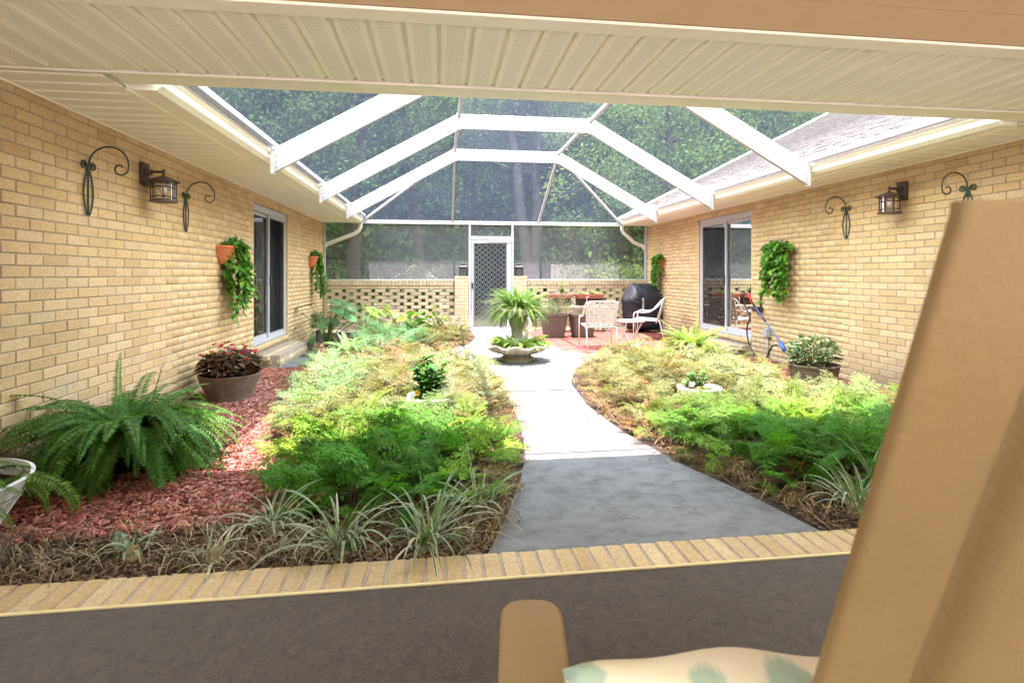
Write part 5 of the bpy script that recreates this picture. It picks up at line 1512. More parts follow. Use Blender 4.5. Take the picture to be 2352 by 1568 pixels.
# smooth the hose
sm = []
for i in range(len(hp) - 1):
    p0, p1, p2, p3 = hp[max(i - 1, 0)], hp[i], hp[i + 1], hp[min(i + 2, len(hp) - 1)]
    for k in range(5):
        u = k / 5; sm.append(.5 * ((2 * p1) + (p2 - p0) * u + (2 * p0 - 5 * p1 + 4 * p2 - p3) * u * u + (3 * p1 - p0 - 3 * p2 + p3) * u ** 3))
m.tube(sm, .012, 8); m.build('hose', M['black'], t, smooth=True)
t = thing('hose_bracket', 'brown hose bracket on the brick behind the red grip', 'bracket', (XR, 8.15, .8))
m = MB(); m.box(XR - .10, XR - .001, 8.06, 8.24, .74, .82); m.build('shelf', M['bronze'], t, bevel=.006)
m = MB(); m.box(XR - .03, XR - .001, 8.10, 8.125, .82, 1.06); m.build('upright', M['bronze'], t, bevel=.003)
t = thing('outlet_box', 'grey weatherproof outlet box with conduit below the hose bracket', 'outlet', (XR, 7.9, .4))
m = MB(); m.box(XR - .055, XR - .001, 7.84, 7.97, .36, .50); m.box(XR - .075, XR - .055, 7.85, 7.96, .37, .485); m.build('cover', M['gray_metal'], t, bevel=.006)
m = MB(); m.tube([(XR - .03, 7.905, .36), (XR - .03, 7.905, -.02)], .014, 8); m.build('conduit', M['gray_metal'], t, smooth=True)

# ---- path light and small garden bits
t = thing('path_light', 'slim black path light between a doorstep and the dark philodendron', 'path light', (-2.02, 9.42, 0))
m = MB(); m.tube([(-2.02, 9.42, 0), (-2.02, 9.42, .34)], .03, 12); m.build('post', M['black'], t, smooth=2)
m = MB(); m.lathe([(.0, .42), (.035, .415), (.036, .36), (.03, .34)], 14, (-2.02, 9.42, 0)); m.build('cap', M['black'], t, smooth=2)
t = thing('solar_light', 'small black solar disc light at the wall foot near the red rock', 'garden light', (4.86, 4.95, 0))
m = MB(); m.lathe([(.0, .06), (.055, .058), (.06, .05), (.05, .04), (.01, .03), (.01, -.02)], 18, (4.86, 4.95, 0)); m.build('lamp', M['black'], t, smooth=2)
m = MB(); V = [(4.58 + .12 * math.cos(a) * math.cos(e) * rnd.uniform(.9, 1.1), 4.55 + .09 * math.sin(a) * math.cos(e), .02 + .07 * math.sin(e)) for e in np.linspace(-.4, 1.4, 5) for a in np.linspace(0, 2 * PI, 14, endpoint=False)]
m.loft([V[i * 14:(i + 1) * 14] for i in range(5)]); o = m.build('rock', simple('red_rock', (.22, .08, .05), .9, .3, 20, .6, 40), None, smooth=True); tag(o, 'rounded red brown rock on the mulch near the black solar light', 'rock')

# ---- the tall tan chair by the camera (local x right, y away)
CHX, CHY = 0.0, 0.0
t = thing('patio_chair', 'tall backed tan slatted porch chair with a green dotted pillow', 'chair', (0, 0, 0.012), rz=-YAW, local=True)
zc = CAM_H - 0.012
def arm_mesh(xc):
    m = MB(); out = []
    hw = .061
    pts = [(-hw * .92, .28), (-hw, .6), (-hw, .98)] + [(hw * math.copysign(abs(math.cos(a)) ** .62, math.cos(a)), 1.05 + .065 * math.sin(a) ** .7) for a in np.linspace(PI - .02, .02, 13)] + [(hw, .98), (hw, .6), (hw * .92, .28)]
    pts = pts[:2] + [(-hw, 1.0)] + pts[3:16] + [(hw, 1.0)] + pts[17:]
    zt = zc - .66
    rings = []
    for z, g_ in ((zt - .035, -.006), (zt - .03, .0), (zt - .008, .0), (zt - .002, -.004), (zt, -.010)):
        rings.append([(xc + p[0] * (1 + g_ / hw), p[1] + g_ * (1 if p[1] > .9 else 0), z) for p in pts])
    m.loft(rings); return m
o = arm_mesh(.038).build('armrest', M['tan_resin'], t, smooth=2)
o = arm_mesh(.80).build('armrest', M['tan_resin'], t, smooth=2)
def bk(z): return .491 - (z - (zc - .368)) * (.158 / .4145)      # distance of the back plane at height z
S0 = .28; sw = .080; gap = .042
fr_ = [(0.0, .006), (.0012, .003), (.0035, .001), (.007, 0.0)]
x = 0.0
for i in range(3):
    fr_ += [(x + sw * .5, 0.0), (x + sw - .006, .0)]
    fr_ += [(x + sw + gap * u, .026 * math.sin(PI * u) ** 1.2) for u in (.12, .25, .38, .5, .62, .75, .88)]
    x += sw + gap
    fr_ += [(x + .006, 0.0)]
fr_ += [(x + sw - .003, 0.0), (x + sw, .003)]
prof = fr_ + [(q_[0], q_[1] + .007) for q_ in fr_[::-1]]
m = MB(); rings = []
for z in list(np.linspace(.40, zc + .040, 9)) + [zc + .046]:
    k = .004 if z > zc + .043 else 0
    rings.append([(S0 + p[0], bk(z) + p[1] + k * .5, z) for p in prof])
m.loft(rings); o = m.build('backrest', M['tan_resin'], t, smooth=2)
m = MB(); m.box(.10, .74, .52, 1.10, .40, .44); m.build('seat', M['tan_resin'], t, bevel=.01)
for lx in (.07, .77):
    m = MB(); m.beam((lx, 1.02, .0), (lx, 1.02, zc - .70), .06, .04, (0, 1, 0)); m.build('leg', M['tan_resin'], t, bevel=.006)
    m = MB(); m.beam((lx, .34, .0), (lx, .42, zc - .70), .06, .04, (0, 1, 0)); m.build('leg', M['tan_resin'], t, bevel=.006)
m = MB(); m.beam((.07, .40, .38), (.77, .40, .38), .04, .06); m.build('rear_rail', M['tan_resin'], t, bevel=.005)

def pillow_mat():
    m, nt, b = nodes('ikat_pillow')
    v = N(nt, 'ShaderNodeTexCoord').outputs['Object']
    sx = N(nt, 'ShaderNodeSeparateXYZ'); nt.links.new(v, sx.inputs[0]); cx_ = N(nt, 'ShaderNodeCombineXYZ'); nt.links.new(sx.outputs[0], cx_.inputs[0]); nt.links.new(sx.outputs[2], cx_.inputs[1]); mp = scale_vec(nt, cx_.outputs[0], (9.0, 9.0, 9.0))
    nz_ = N(nt, 'ShaderNodeTexNoise'); nz_.inputs['Scale'].default_value = 60; nt.links.new(scale_vec(nt, cx_.outputs[0], (3, .25, 1)), nz_.inputs['Vector'])
    ad = N(nt, 'ShaderNodeVectorMath', operation='MULTIPLY_ADD'); nt.links.new(nz_.outputs['Color'], ad.inputs[0]); ad.inputs[1].default_value = (.02, .09, 0); nt.links.new(mp, ad.inputs[2])
    vo = N(nt, 'ShaderNodeTexVoronoi', voronoi_dimensions='2D'); vo.inputs['Scale'].default_value = 1.0; vo.inputs['Randomness'].default_value = .35; nt.links.new(ad.outputs[0], vo.inputs['Vector'])
    f = ramp(nt, vo.outputs['Distance'], [(.31, gray(1)), (.36, gray(0))])
    o = mixc(nt, f, (.66, .58, .44), (.32, .41, .33)); nt.links.new(o, b.inputs['Base Color']); b.inputs['Roughness'].default_value = .95
    bump(nt, b, noise(nt, 400, 2, .6, v), .3, .003)
    return m
m = MB(); n = 22; V = []; F = []
cx, cw_, chh = .302, .245, .22
top = []
for side in (1, -1):
    for j in range(n + 1):
        for i in range(n + 1):
            u = -1 + 2 * i / n; v = -1 + 2 * j / n
            th = .078 * ((1 - u ** 2) ** .5 * (1 - v ** 2) ** .5) ** .75 if abs(u) < 1 and abs(v) < 1 else 0
            px = cw_ * u * (1 - .09 * (1 - v * v) * 0 - .06 * v * v * 0 + .0) * (1 - .07 * (1 - u ** 2 * 0) * (1 - abs(v) ** 3) * abs(u) ** 4)
            pv = chh * v * (1 - .07 * (1 - abs(u) ** 3) * abs(v) ** 4)
            wr = .006 * math.sin(7 * u + 3 * v) * (1 - u * u)
            th += wr if th > 0 else 0
            V.append((px, side * th, pv))
k = (n + 1) * (n + 1)
for s_ in (0, 1):
    for j in range(n):
        for i in range(n):
            a = s_ * k + j * (n + 1) + i; F.append((a, a + 1, a + n + 2, a + n + 1) if s_ else (a + n + 1, a + n + 2, a + 1, a))
m.add(V, F); o = m.build('throw_pillow', pillow_mat(), None, smooth=True)
bm = bmesh.new(); bm.from_mesh(o.data); bmesh.ops.remove_doubles(bm, verts=bm.verts, dist=.0005); bm.to_mesh(o.data); bm.free()
loc = Vector((cx, .70, .685)); o.location = Matrix.Rotation(-YAW, 4, 'Z') @ loc; o.rotation_euler = (R(21), 0, -YAW)
tag(o, 'cream throw pillow with soft green ikat spots on the tan chair', 'pillow')

# ================================================================== BEDS AND PLANTS
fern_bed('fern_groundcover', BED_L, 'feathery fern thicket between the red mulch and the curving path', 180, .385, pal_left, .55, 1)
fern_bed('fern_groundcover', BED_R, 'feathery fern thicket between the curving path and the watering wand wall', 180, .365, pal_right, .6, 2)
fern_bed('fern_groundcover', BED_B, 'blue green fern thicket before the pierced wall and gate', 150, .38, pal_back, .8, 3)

def chips(name, poly, n, cols, label, size=(.055, .011, .007), z=.0, thick=.03):
    xs = [p[0] for p in poly]; ys = [p[1] for p in poly]
    x = rng.uniform(min(xs), max(xs), n * 2); y = rng.uniform(min(ys), max(ys), n * 2); k = in_poly(x, y, poly); x, y = x[k][:n], y[k][:n]; n = len(x)
    l = size[0] * rng.uniform(.35, 1.25, n); w = size[1] * rng.uniform(.5, 1.4, n); h = size[2] * rng.uniform(.6, 1.4, n)
    a = rng.uniform(0, PI, n); tl = rng.normal(0, .22, n); ro = rng.normal(0, .3, n)
    X = np.stack([np.cos(a) * np.cos(tl), np.sin(a) * np.cos(tl), np.sin(tl)], 1); Y = np.stack([-np.sin(a) * np.cos(ro), np.cos(a) * np.cos(ro), np.sin(ro)], 1); Z = np.cross(X, Y)
    P = np.stack([x, y, z + rng.uniform(-.01, 1, n) * thick * (.6 + .4 * vnoise(x, y, 6, 9))], 1)
    cs = np.array([[-1, -1, -1], [1, -1, -1], [1, 1, -1], [-1, 1, -1], [-.9, -.8, 1], [.9, -.8, 1], [.9, .8, 1], [-.9, .8, 1]]) * .5
    V = P[:, None] + cs[None, :, 0, None] * (X * l[:, None])[:, None] + cs[None, :, 1, None] * (Y * w[:, None])[:, None] + cs[None, :, 2, None] * (Z * h[:, None])[:, None]
    F = (np.arange(n)[:, None, None] * 8 + np.array([[4, 5, 6, 7], [0, 1, 5, 4], [1, 2, 6, 5], [2, 3, 7, 6], [3, 0, 4, 7]])[None]).reshape(-1, 4)
    C = np.asarray(cols)[rng.integers(0, len(cols), n)] * rng.uniform(.65, 1.3, (n, 1))
    o = npmesh(name, V.reshape(-1, 3), F, M['dry'], None, rep(C, 8)); return tag(o, label, 'mulch', kind='stuff')
REDS = [(.34, .105, .075), (.28, .085, .062), (.41, .15, .11), (.22, .06, .048), (.45, .21, .16), (.15, .05, .042), (.36, .19, .14)]
chips('mulch_chips', MULCH_L, 21000, REDS, 'red shredded mulch under the large Boston fern')
chips('mulch_chips', MULCH_R, 6000, REDS, 'red shredded mulch along the wall with the watering wand')
BRN = [(.10, .06, .035), (.16, .10, .06), (.06, .035, .022), (.20, .13, .08)]
chips('bark_litter', [(-2.66, 2.60), (.2, 2.60), (.35, 3.0), (.3, 3.4), (-1.0, 3.2), (-2.66, 3.12)], 6000, BRN, 'dark bark litter between the red mulch and the porch edge', (.04, .009, .005), -.01, .02)
chips('bark_litter', [(2.0, 2.60), (4.6, 2.60), (4.6, 3.3), (1.95, 3.3)], 4000, BRN, 'dark bark litter at the tan chair end of the porch edge', (.04, .009, .005), -.01, .02)

def straw(name, poly, n, cols, label, L=.16):
    xs = [p[0] for p in poly]; ys = [p[1] for p in poly]
    x = rng.uniform(min(xs), max(xs), n * 3); y = rng.uniform(min(ys), max(ys), n * 3); k = in_poly(x, y, poly) & (vnoise(x, y, 3.5, 21) > rng.uniform(-.6, .25, n * 3)); x, y = x[k][:n], y[k][:n]; n = len(x)
    f = Fol(); a = rng.uniform(0, 6.28, n); l = L * rng.uniform(.4, 1.4, n); ts = np.linspace(0, 1, 5)
    cur = rng.normal(0, 1.4, n); hgt = rng.uniform(.0, .07, n)
    for i in range(n):
        an = a[i] + cur[i] * (ts - .5); dx = np.cumsum(np.cos(an)) * l[i] / 5; dy = np.cumsum(np.sin(an)) * l[i] / 5
        pts = np.stack([x[i] + dx, y[i] + dy, .012 + hgt[i] * np.sin(PI * ts) + rng.uniform(0, .02)], 1)
        f.strip(pts, [.0012, .0022, .0022, .0018, .0006], np.asarray(cols[rng.integers(0, len(cols))]) * rng.uniform(.6, 1.2))
    return tag(f.build(name, M['dry']), label, 'dry grass', kind='stuff')
STR = [(.30, .23, .15), (.20, .145, .09), (.36, .29, .20), (.13, .09, .055), (.24, .20, .14)]
straw('dry_grass_litter', [(-2.66, 2.60), (.18, 2.60), (.3, 2.95), (-.4, 3.08), (-1.2, 3.05), (-2.66, 2.98)], 950, STR, 'tangle of dry grass blades along the porch edge')
straw('dry_grass_litter', [(.2, 2.62), (.34, 3.0), (.5, 3.6), (.6, 4.2), (.68, 5.2), (.55, 5.2), (.4, 4.2), (.25, 3.4), (.0, 2.9)], 1100, [(.24, .15, .07), (.32, .22, .12), (.16, .10, .05)], 'brown straw edging the path beside the square pot bed')
straw('dry_grass_litter', [(2.02, 2.66), (1.88, 3.2), (1.72, 3.7), (1.58, 4.6), (1.53, 5.6), (1.66, 6.6), (1.85, 6.6), (1.8, 5.2), (2.0, 4.2), (2.4, 3.3), (3.4, 2.9), (3.4, 2.66)], 2200, [(.26, .16, .07), (.34, .23, .12), (.17, .10, .05)], 'brown straw edging the path beside the round bowl pot bed')

def liriope(loc, n, L, label, spread=.35, lean=0.0, dead=.1, up=(.7, 1.45)):
    t = thing('lilyturf_clump', label, 'grass clump', loc, group='striped grass clumps along the porch edge')
    f = Fol()
    for i in range(n):
        a = rng.uniform(0, 6.28); e = rng.uniform(*up); l = L * rng.uniform(.55, 1.15); dr = rng.uniform(.5, 2.1)
        ts = np.linspace(0, 1, 9); ang = e - dr * ts ** 1.5
        hx = np.concatenate([[0], np.cumsum(np.cos(ang[1:]))]) * l / 8; hz = np.concatenate([[0], np.cumsum(np.sin(ang[1:]))]) * l / 8
        b = np.array([loc[0] + rng.normal(0, .025), loc[1] + rng.normal(0, .025), loc[2]])
        pts = b + np.stack([hx * math.cos(a) + lean * ts * l, hx * math.sin(a), np.maximum(hz, .008 - 0 * hz)], 1)
        w = np.array([.0035, .0045, .0052, .0055, .0052, .0048, .004, .0026, .0006]) * rng.uniform(.8, 1.2)
        c = np.array((.10, .17, .065)) if rng.uniform() > dead else np.array((.36, .30, .19))
        c = c * rng.uniform(.7, 1.25)
        sd = nrm(np.cross(nrm(np.gradient(pts, axis=0)), np.array([0, 0, 1.]) + rng.normal(0, .2, 3)))
        f.strip(pts, w, c, sd)
        if rng.uniform() < .8:      # pale margins
            pale = np.array((.50, .53, .40)) * rng.uniform(.8, 1.1)
            for s in (-1, 1): f.strip(pts + sd * (w * s * .82)[:, None] + np.array([0, 0, .0006]), w * .28, pale, sd)
    f.build('blades', M['leaf'], t)
    m = MB(); m.lathe([(.0, .05), (.025, .045), (.04, .0), (.045, -.02)], 10, loc); m.build('crown', simple('dry_crown', (.24, .18, .10), .9, .3, 60), t)
liriope((-.47, 2.72, 0), 44, .46, 'full upright striped lilyturf clump between straw and ferns', up=(.85, 1.5))
liriope((-.08, 2.70, 0), 56, .44, 'arching striped lilyturf clump reaching toward the concrete path', lean=.22)
liriope((.20, 3.04, 0), 34, .42, 'striped lilyturf clump spilling over the path edge', up=(.8, 1.5))
liriope((-.86, 2.98, 0), 36, .34, 'sparse grey lilyturf clump at the corner of the mulch', dead=.3, up=(.5, 1.3))
liriope((-1.46, 2.82, 0), 12, .22, 'small lilyturf tuft with a pale fern sprig in the straw', dead=.35)
liriope((-1.05, 2.72, 0), 16, .26, 'withered lilyturf tuft in the straw by the brick edge', dead=.7, up=(.3, 1.2))
liriope((2.33, 2.80, 0), 32, .40, 'striped lilyturf clump half behind the tan chair back')
liriope((2.62, 3.02, 0), 30, .40, 'striped lilyturf clump behind the one the tan chair hides')
f = Fol(); fern_frond(f, np.array([-1.52, 2.80, .03]), .6, .5, .2, .8, 16, .05, (.22, .30, .20)); fern_frond(f, np.array([-1.5, 2.82, .03]), 2.2, .6, .16, .8, 14, .045, (.22, .30, .20))
tag(f.build('fern_sprig', M['leaf']), 'tiny pale fern sprig lying in the dry straw', 'fern')

# ---- philodendron with split leaves
def philo(loc, n, H, label, c, lsz=.34):
    t = thing('philodendron', label, 'plant', loc); f = Fol(); mb = MB()
    for i in range(n):
        a = rng.uniform(0, 6.28); e = rng.uniform(.5, 1.35); l = H * rng.uniform(.55, 1.05); ts = np.linspace(0, 1, 6)
        tip = np.array([math.cos(a) * math.cos(e), math.sin(a) * math.cos(e), math.sin(e)]) * l
        pts = [np.asarray(loc) + np.array([tip[0] * s ** 1.2, tip[1] * s ** 1.2, tip[2] * (1 - (1 - s) ** 1.4)]) for s in ts]
        mb.tube(pts, [.010, .009, .008, .007, .006, .005], 6)
        base = pts[-1]; D0 = nrm(np.array([math.cos(a), math.sin(a), rng.uniform(-.9, -.2)])); S0 = nrm(np.cross(D0, [0, 0, 1.])); L = lsz * rng.uniform(.7, 1.15)
        k = 9; cc = np.asarray(c) * rng.uniform(.65, 1.3)
        for s in (1, -1):
            u = (np.arange(k) + .2) / k; an = np.linspace(2.1, .35, k)
            D = nrm(np.cos(an)[:, None] * D0 + s * np.sin(an)[:, None] * S0 + np.array([0, 0, -.12]))
            ln = L * (.62 - .30 * np.abs(u - .4)); P = base + D0 * (u * L * .75)[:, None]
            W = nrm(np.cross(D, np.cross(D0, S0)))
            f.kites(P, D, W, ln * .5, L * .045, jit(cc, k, .1), .6, .03); f.kites(P + D * (ln * .25)[:, None], nrm(D + D0 * .25), W, ln * .45, L * .034, jit(cc, k, .1), .5, .0)
        f.kites(base[None], D0[None], S0[None], L, L * .05, cc)
    f.build('leaves', M['leaf_gloss'], t); mb.build('stalks', M['stem'], t, smooth=True)
philo((-2.10, 10.55, 0), 26, .95, 'dark split leaf philodendron in the shade beside the black path light', (.05, .14, .045), .38)
philo((-1.55, 11.5, 0), 16, .95, 'sunlit yellow green split leaf philodendron before the pierced wall', (.10, .20, .025), .34)
philo((-.95, 11.7, 0), 10, .72, 'pale split leaf philodendron arching over the back fern bed', (.11, .19, .045), .3)

def broad(loc, n, H, L, W, label, cols, up=(.8, 1.45), name='croton'):
    t = thing(name, label, 'plant', loc); f = Fol(); mb = MB()
    for i in range(n):
        a = rng.uniform(0, 6.28); e = rng.uniform(*up); l = H * rng.uniform(.35, 1.0); tip = np.array([math.cos(a) * math.cos(e), math.sin(a) * math.cos(e), math.sin(e)]) * l
        p1 = np.asarray(loc) + tip; mb.tube([np.asarray(loc), np.asarray(loc) + tip * .5 + [0, 0, .02], p1], [.008, .006, .004], 5)
        D = nrm(np.array([[math.cos(a) * .7, math.sin(a) * .7, rng.uniform(-.1, 1.0)]])); S = nrm(np.cross(D, np.array([0, 0, 1.]) + rng.normal(0, .3, 3)))
        f.leaf6(p1[None], D, S, L * rng.uniform(.7, 1.15), W * rng.uniform(.8, 1.1), np.asarray(cols[rng.integers(0, len(cols))])[None] * rng.uniform(.75, 1.2), .2, .25)
    f.build('leaves', M['leaf_gloss'], t); mb.build('stems', M['stem'], t)
broad((-.62, 11.6, 0), 16, .62, .34, .085, 'broad leaved ginger with yellow and dark green blades', [(.05, .13, .02), (.22, .24, .02), (.07, .16, .02)])
broad((.02, 11.75, 0), 34, .66, .20, .035, 'speckled cream and yellow dracaena by the gate pier', [(.22, .21, .07), (.15, .18, .04), (.26, .24, .12), (.08, .14, .03)], name='dracaena')
broad((.30, 11.3, 0), 22, .40, .22, .02, 'drooping cream striped spider plant at the bed corner', [(.26, .26, .15), (.14, .18, .05), (.18, .11, .04)], (.4, 1.3), name='spider_plant')
broad((-.15, 11.3, 0), 20, .38, .2, .022, 'brownish bromeliad tuft in front of the dracaena', [(.24, .2, .07), (.2, .26, .07), (.26, .13, .06)], (.5, 1.3), name='bromeliad')

# ================================================================== WOODS BEYOND
def tree(loc, h, tr, crown_r, crown_z0, n, label, cols, pale=False, leaf=.15, seed=0, fork=False, lean=(0, 0)):
    global rng
    keep = rng; rng = np.random.default_rng(500 + seed)
    t = thing('tree', label, 'tree', loc, group='woodland trees beyond the garden wall')
    x, y, z = loc; mb = MB(); bark = M['bark_pale' if pale else 'bark']
    nS = 9; tops = []
    stems = [(0, 0)] if not fork else [(-.25, 0), (.3, .1)]
    for sx, sy in stems:
        pts = []; rs = []
        for i in range(nS):
            u = i / (nS - 1); pts.append((x + sx * u * 3 + lean[0] * u + rng.normal(0, .06) * u * 2, y + sy * u * 3 + lean[1] * u + rng.normal(0, .06) * u * 2, z - .1 + h * .86 * u)); rs.append(tr * (1.25 if i == 0 else 1) * (1 - .82 * u) * (.75 if fork else 1))
        mb.tube(pts, rs, 10); tops.append(pts)
    clumps = []
    for pts in tops:
        for i in range(11):
            u = rng.uniform(.30, .98); k = u * (nS - 1); j = int(k); p = np.array(pts[j]) * (1 - (k - j)) + np.array(pts[min(j + 1, nS - 1)]) * (k - j)
            if p[2] < crown_z0 * .6: continue
            a = rng.uniform(0, 6.28); l = crown_r * rng.uniform(.5, 1.0) * (1.15 - .5 * u); q = p + np.array([math.cos(a) * l, math.sin(a) * l, l * rng.uniform(.15, .7)])
            mid = (p + q) / 2 + np.array([0, 0, -.1 * l]); r0 = tr * .30 * (1 - .6 * u) + .015
            mb.tube([p, mid, q], [r0, r0 * .6, r0 * .25], 6); clumps += [q, mid, q + rng.normal(0, .5, 3)]
        clumps.append(np.array(pts[-1]))
    mb.build('trunk', bark, t, smooth=True)
    for i in range(16):
        a = rng.uniform(0, 6.28); r = crown_r * math.sqrt(rng.uniform(0, 1)); zz = rng.uniform(crown_z0, h); k = math.sqrt(max(.15, 1 - ((zz - (crown_z0 + h) / 2) / ((h - crown_z0) / 2 + .5)) ** 2))
        clumps.append(np.array([x + lean[0] * zz / h + r * k * math.cos(a), y + lean[1] * zz / h + r * k * math.sin(a), zz]))
    cl = np.array(clumps); ids = rng.integers(0, len(cl), n); off = rng.normal(0, 1, (n, 3)); off = nrm(off) * (rng.uniform(0, 1, (n, 1)) ** .45) * np.array([1, 1, .62]) * (crown_r * .34) * rng.uniform(.7, 1.3, (len(cl), 1))[ids]
    P = cl[ids] + off; P[:, 2] = np.maximum(P[:, 2], crown_z0 * .55 + rng.uniform(0, .6, n))
    D = nrm(rng.normal(0, 1, (n, 3)) + np.array([0, 0, -.35])); S = nrm(np.cross(D, rng.normal(0, 1, (n, 3))))
    cb = np.asarray(cols)[rng.integers(0, len(cols), len(cl))][ids] * rng.uniform(.7, 1.3, (n, 1))
    f = Fol(); f.kites(P, D, S, leaf * rng.uniform(.6, 1.4, n), leaf * .27 * rng.uniform(.7, 1.3, n), cb, .45, .05); f.build('crown', M['leaf_tree'], t)
    rng = keep
DK = [(.020, .042, .014), (.030, .056, .017), (.016, .036, .016)]
MD = [(.034, .066, .019), (.045, .080, .023), (.028, .056, .023)]
LT = [(.062, .105, .034), (.055, .095, .034), (.080, .125, .04)]
i_ = 0
for (x, y, h, tr, cr, cz, n, cols, pale, fork, lean, lab) in [
    (-12.5, 20, 14, .26, 4.0, 2.0, 8000, MD, 0, 0, (0, 0), 'leafy oak beyond the eave over the begonia side lantern'),
    (-8.5, 17.5, 12, .22, 3.4, 2.2, 8000, DK, 0, 0, (.6, 0), 'dark oak behind the screen panels next to the begonia side eave'),
    (-5.4, 20.5, 14, .24, 3.6, 2.4, 8000, MD, 0, 0, (-.5, 0), 'tall oak seen over the gutter corner by the slim pothos'),
    (-2.75, 17.6, 11, .26, 3.0, 2.6, 7000, DK, 0, 0, (.3, .2), 'dark trunked oak behind the slim pothos end of the pierced wall'),
    (-.6, 21.5, 14, .22, 3.4, 3.0, 7500, MD, 0, 0, (-1.2, 0), 'leaning oak behind the small shed gable'),
    (1.2, 24.5, 15, .26, 3.6, 3.0, 8000, DK, 0, 0, (.4, 0), 'dark oak straight behind the gate'),
    (3.35, 19.6, 13, .36, 3.4, 4.6, 7000, MD, 1, 1, (-.5, 0), 'pale forked oak trunk beside the crossed bar pier lantern'),
    (5.6, 22.5, 14, .24, 3.6, 2.6, 7500, DK, 0, 0, (0, 0), 'dark oak behind the grill corner'),
    (7.8, 18.4, 11, .22, 3.4, 2.0, 8500, LT, 0, 0, (.2, 0), 'bright sunlit oak behind the roof rake'),
    (10.8, 20.5, 13, .25, 3.8, 2.4, 8500, LT, 0, 0, (0, 0), 'pale green oak rising above the shingle roof'),
    (14.5, 22, 14, .26, 4.0, 2.4, 8000, MD, 0, 0, (0, 0), 'large oak beyond the ridge of the shingle roof'),
    (4.9, 17.2, 7.5, .10, 1.9, .8, 5000, LT, 0, 0, (0, 0), 'light green young tree by the downspout behind the grill'),
    (-4.2, 16.6, 6.5, .09, 1.9, .8, 5000, MD, 0, 0, (0, 0), 'slender young tree by the downspout behind the slim pothos')]:
    tree((x, y, -.06), h, tr, cr, cz, n, lab, cols, pale, .17 if h > 8 else .13, i_, fork, lean); i_ += 1

def shrub(loc, r, h, n, label, cols, seed):
    global rng
    keep = rng; rng = np.random.default_rng(900 + seed)
    t = thing('shrub', label, 'shrub', loc, group='shrubs beyond the garden wall'); mb = MB()
    for i in range(9):
        a = rng.uniform(0, 6.28); mb.tube([loc, (loc[0] + math.cos(a) * r * .3, loc[1] + math.sin(a) * r * .3, h * .4), (loc[0] + math.cos(a) * r * .7, loc[1] + math.sin(a) * r * .7, h * .8)], [.03, .02, .008], 5)
    mb.build('stems', M['bark'], t)
    cl = np.stack([loc[0] + rng.normal(0, .45, 26) * r, loc[1] + rng.normal(0, .45, 26) * r, rng.uniform(.15, .95, 26) * h], 1); ids = rng.integers(0, 26, n)
    P = cl[ids] + rng.normal(0, .16, (n, 3)) * r; P[:, 2] = np.abs(P[:, 2]) ; D = nrm(rng.normal(0, 1, (n, 3))); S = nrm(np.cross(D, rng.normal(0, 1, (n, 3))))
    f = Fol(); f.kites(P, D, S, .12 * rng.uniform(.6, 1.4, n), .035, np.asarray(cols)[ids % len(cols)] * rng.uniform(.7, 1.3, (n, 1))); f.build('foliage', M['leaf_tree'], t)
    rng = keep
for k, (x, y, r, h, cols, lab) in enumerate([(5.0, 15.2, 1.0, 1.7, LT, 'bright green shrub outside the screen near the grill'), (-3.6, 15.4, 1.1, 1.5, MD, 'low shrub outside the screen behind the slim pothos'),
        (.9, 19.5, 1.4, 2.0, DK, 'dark shrub glimpsed through the gate lattice'), (6.4, 18.0, 1.6, 2.4, MD, 'shrub in front of the grey board fence end'), (-1.0, 18.8, 1.3, 1.7, MD, 'shrub beside the small beige shed')]):
    shrub((x, y, -.06), r, h, 2600, lab, cols, k)

n = 42000; f = Fol(); th = np.concatenate([rng.uniform(-.95, 1.05, 30000), rng.uniform(1.05, 2 * PI - .95, 12000)]); rr = rng.uniform(28, 36, n)  # second, sparser arc is out of view, added to block low sky light
P = np.stack([2 + rr * np.sin(th), 2 + rr * np.cos(th), 0 * th], 1)
top = 15 + 4 * vnoise(P[:, 0], P[:, 1], .4, 33); P[:, 2] = rng.uniform(0, 1, n) ** 1.15 * top
D = nrm(rng.normal(0, 1, (n, 3))); S = nrm(np.cross(D, rng.normal(0, 1, (n, 3))))
f.kites(P, D, S, .55 * rng.uniform(.6, 1.4, n), .17, np.asarray(DK + MD)[rng.integers(0, 6, n)] * rng.uniform(.6, 1.3, (n, 1))); tag(f.build('far_woods', M['leaf_tree']), 'mass of dark woodland behind the single trees', 'woods', kind='stuff')
# thick wood edge all round, a lumpy mass; unseen rear added against horizon light
def woods_mat():
    m, nt, b = nodes('distant_foliage'); p = pos(nt)
    o = ramp(nt, noise(nt, 1.6, 6, .75, p), [(.3, (.012, .024, .010)), (.5, (.03, .058, .018)), (.7, (.06, .10, .03))])
    nt.links.new(o, b.inputs['Base Color']); b.inputs['Roughness'].default_value = 1.0; b.inputs['Specular IOR Level'].default_value = .05
    bump(nt, b, noise(nt, 2.6, 6, .8, p), 1.0, .6)
    return m
A_, Z_ = 360, 26; V = []; F = []
an = np.linspace(0, 2 * PI, A_, endpoint=False)
for k in range(Z_ + 1):
    u = k / Z_; hh = 18.0 + 2.5 * vnoise(30 * np.sin(an), 30 * np.cos(an), .5, 41)
    z = hh * u - .1; r = 38.5 + 5.5 * u ** 2.2 + 1.1 * vnoise(38 * np.sin(an) * 1.2, 38 * np.cos(an) * 1.2 + z * .8, 1.0, 51 + k // 3) + .6 * rng.normal(0, 1, A_) * (k > 0)
    V += list(np.stack([2 + r * np.sin(an), 2 + r * np.cos(an), z], 1))
for k in range(Z_):
    for a in range(A_): F.append((k * A_ + a, k * A_ + (a + 1) % A_, (k + 1) * A_ + (a + 1) % A_, (k + 1) * A_ + a))
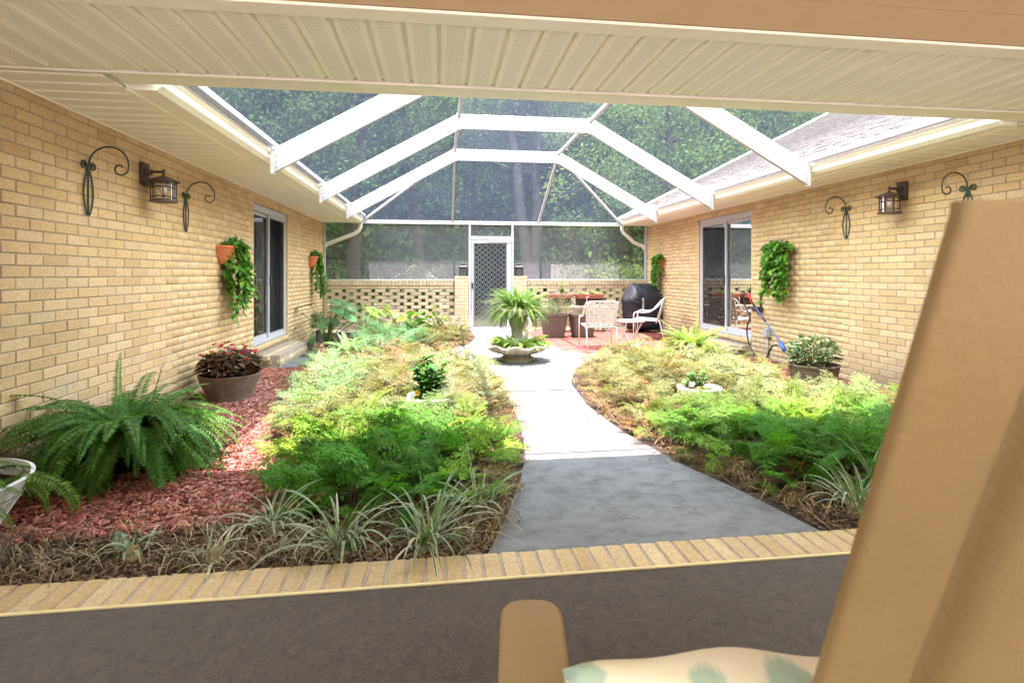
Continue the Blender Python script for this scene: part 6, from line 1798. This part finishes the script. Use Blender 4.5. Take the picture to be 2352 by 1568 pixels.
tag(npmesh('wood_edge', np.array(V), np.array(F), woods_mat()), 'dense dark wall of woodland foliage closing the view', 'woods', kind='stuff')

# ---- shed gable and board fence behind the wall
t = thing('shed', 'small beige gabled shed beyond the pierced wall', 'shed', (-1.0, 24.6, -.06))
wl = simple('beige_siding', (.42, .38, .28), .8, .06, 4)
def shp(dx): return -1.05 + dx
m = MB(); m.add([(shp(-1.3), 23.6, -.06), (shp(1.3), 23.6, -.06), (shp(1.3), 23.6, .85), (shp(0), 23.6, 1.66), (shp(-1.3), 23.6, .85), (shp(-1.3), 25.6, -.06), (shp(1.3), 25.6, -.06), (shp(1.3), 25.6, .85), (shp(0), 25.6, 1.66), (shp(-1.3), 25.6, .85)], [(0, 1, 2, 3, 4), (9, 8, 7, 6, 5), (1, 6, 7, 2), (5, 0, 4, 9)]); m.build('wall', wl, t)
m = MB()
for s in (-1, 1): m.beam((shp(s * 1.5), 24.6, .75), (shp(0), 24.6, 1.69), 2.2, .05, (-s * .55, 0, .85))
m.build('roof', M['shingle'], t)
m = MB()
for s in (-1, 1): m.beam((shp(s * 1.52), 23.47, .78), (shp(s * .01), 23.47, 1.735), .03, .11)
m.build('rake_trim', simple('pale_trim', (.62, .58, .46), .7, .05, 4), t)
m = MB()
for k in range(7): m.box(shp(-.2 + k * .06), shp(-.165 + k * .06), 23.575, 23.597, 1.05, 1.32)
m.build('gable_vent', M['gray_wood'], t)
t = thing('board_fence', 'grey vertical board fence beyond the wall behind the bench and grill', 'fence', (5, 19.0, 0))
m = MB(); m.box(3.9, 7.6, 19.03, 19.07, .35, .43); m.box(3.9, 7.6, 19.03, 19.07, 1.35, 1.43); m.build('rail', M['gray_wood'], t)
bme = None
for k in range(25):
    if bme is None:
        q = MB(); q.box(5, 5.135, 19.0, 19.02, 0, 1.72); o = q.build('board', M['gray_wood'], t); bme = o.data
    else: o = link('board', bme, t)
    o.location = (3.9 + k * .148 - 5, 0.005, -.03 + rnd.uniform(-.02, .02))
    ORG[o.name] = np.zeros(3)


# ---- fallen leaves on the concrete
f = Fol(); n = 70; yy = rng.uniform(2.7, 9.5, n); e = rng.uniform(0, 1, n) ** .5 * np.where(rng.uniform(0, 1, n) < .5, 1, -1)
xx = np.array([(ie(LE, v) + ie(RE, v)) / 2 for v in yy]) + e * np.array([(ie(RE, v) - ie(LE, v)) / 2 - .04 for v in yy]); a = rng.uniform(0, 6.28, n)
D = nrm(np.stack([np.cos(a), np.sin(a), rng.normal(0, .12, n)], 1)); S = nrm(np.cross(D, np.array([0, 0, 1.]) + rng.normal(0, .25, (n, 3))))
f.leaf6(np.stack([xx, yy, np.full(n, .012)], 1), D, S, rng.uniform(.018, .045, n), rng.uniform(.005, .011, n), np.array((.16, .10, .05)) * rng.uniform(.5, 1.4, (n, 1)), .2, .1)
tag(f.build('leaf_litter', M['dry']), 'scattered small dry leaves on the concrete path', 'leaves', kind='stuff')
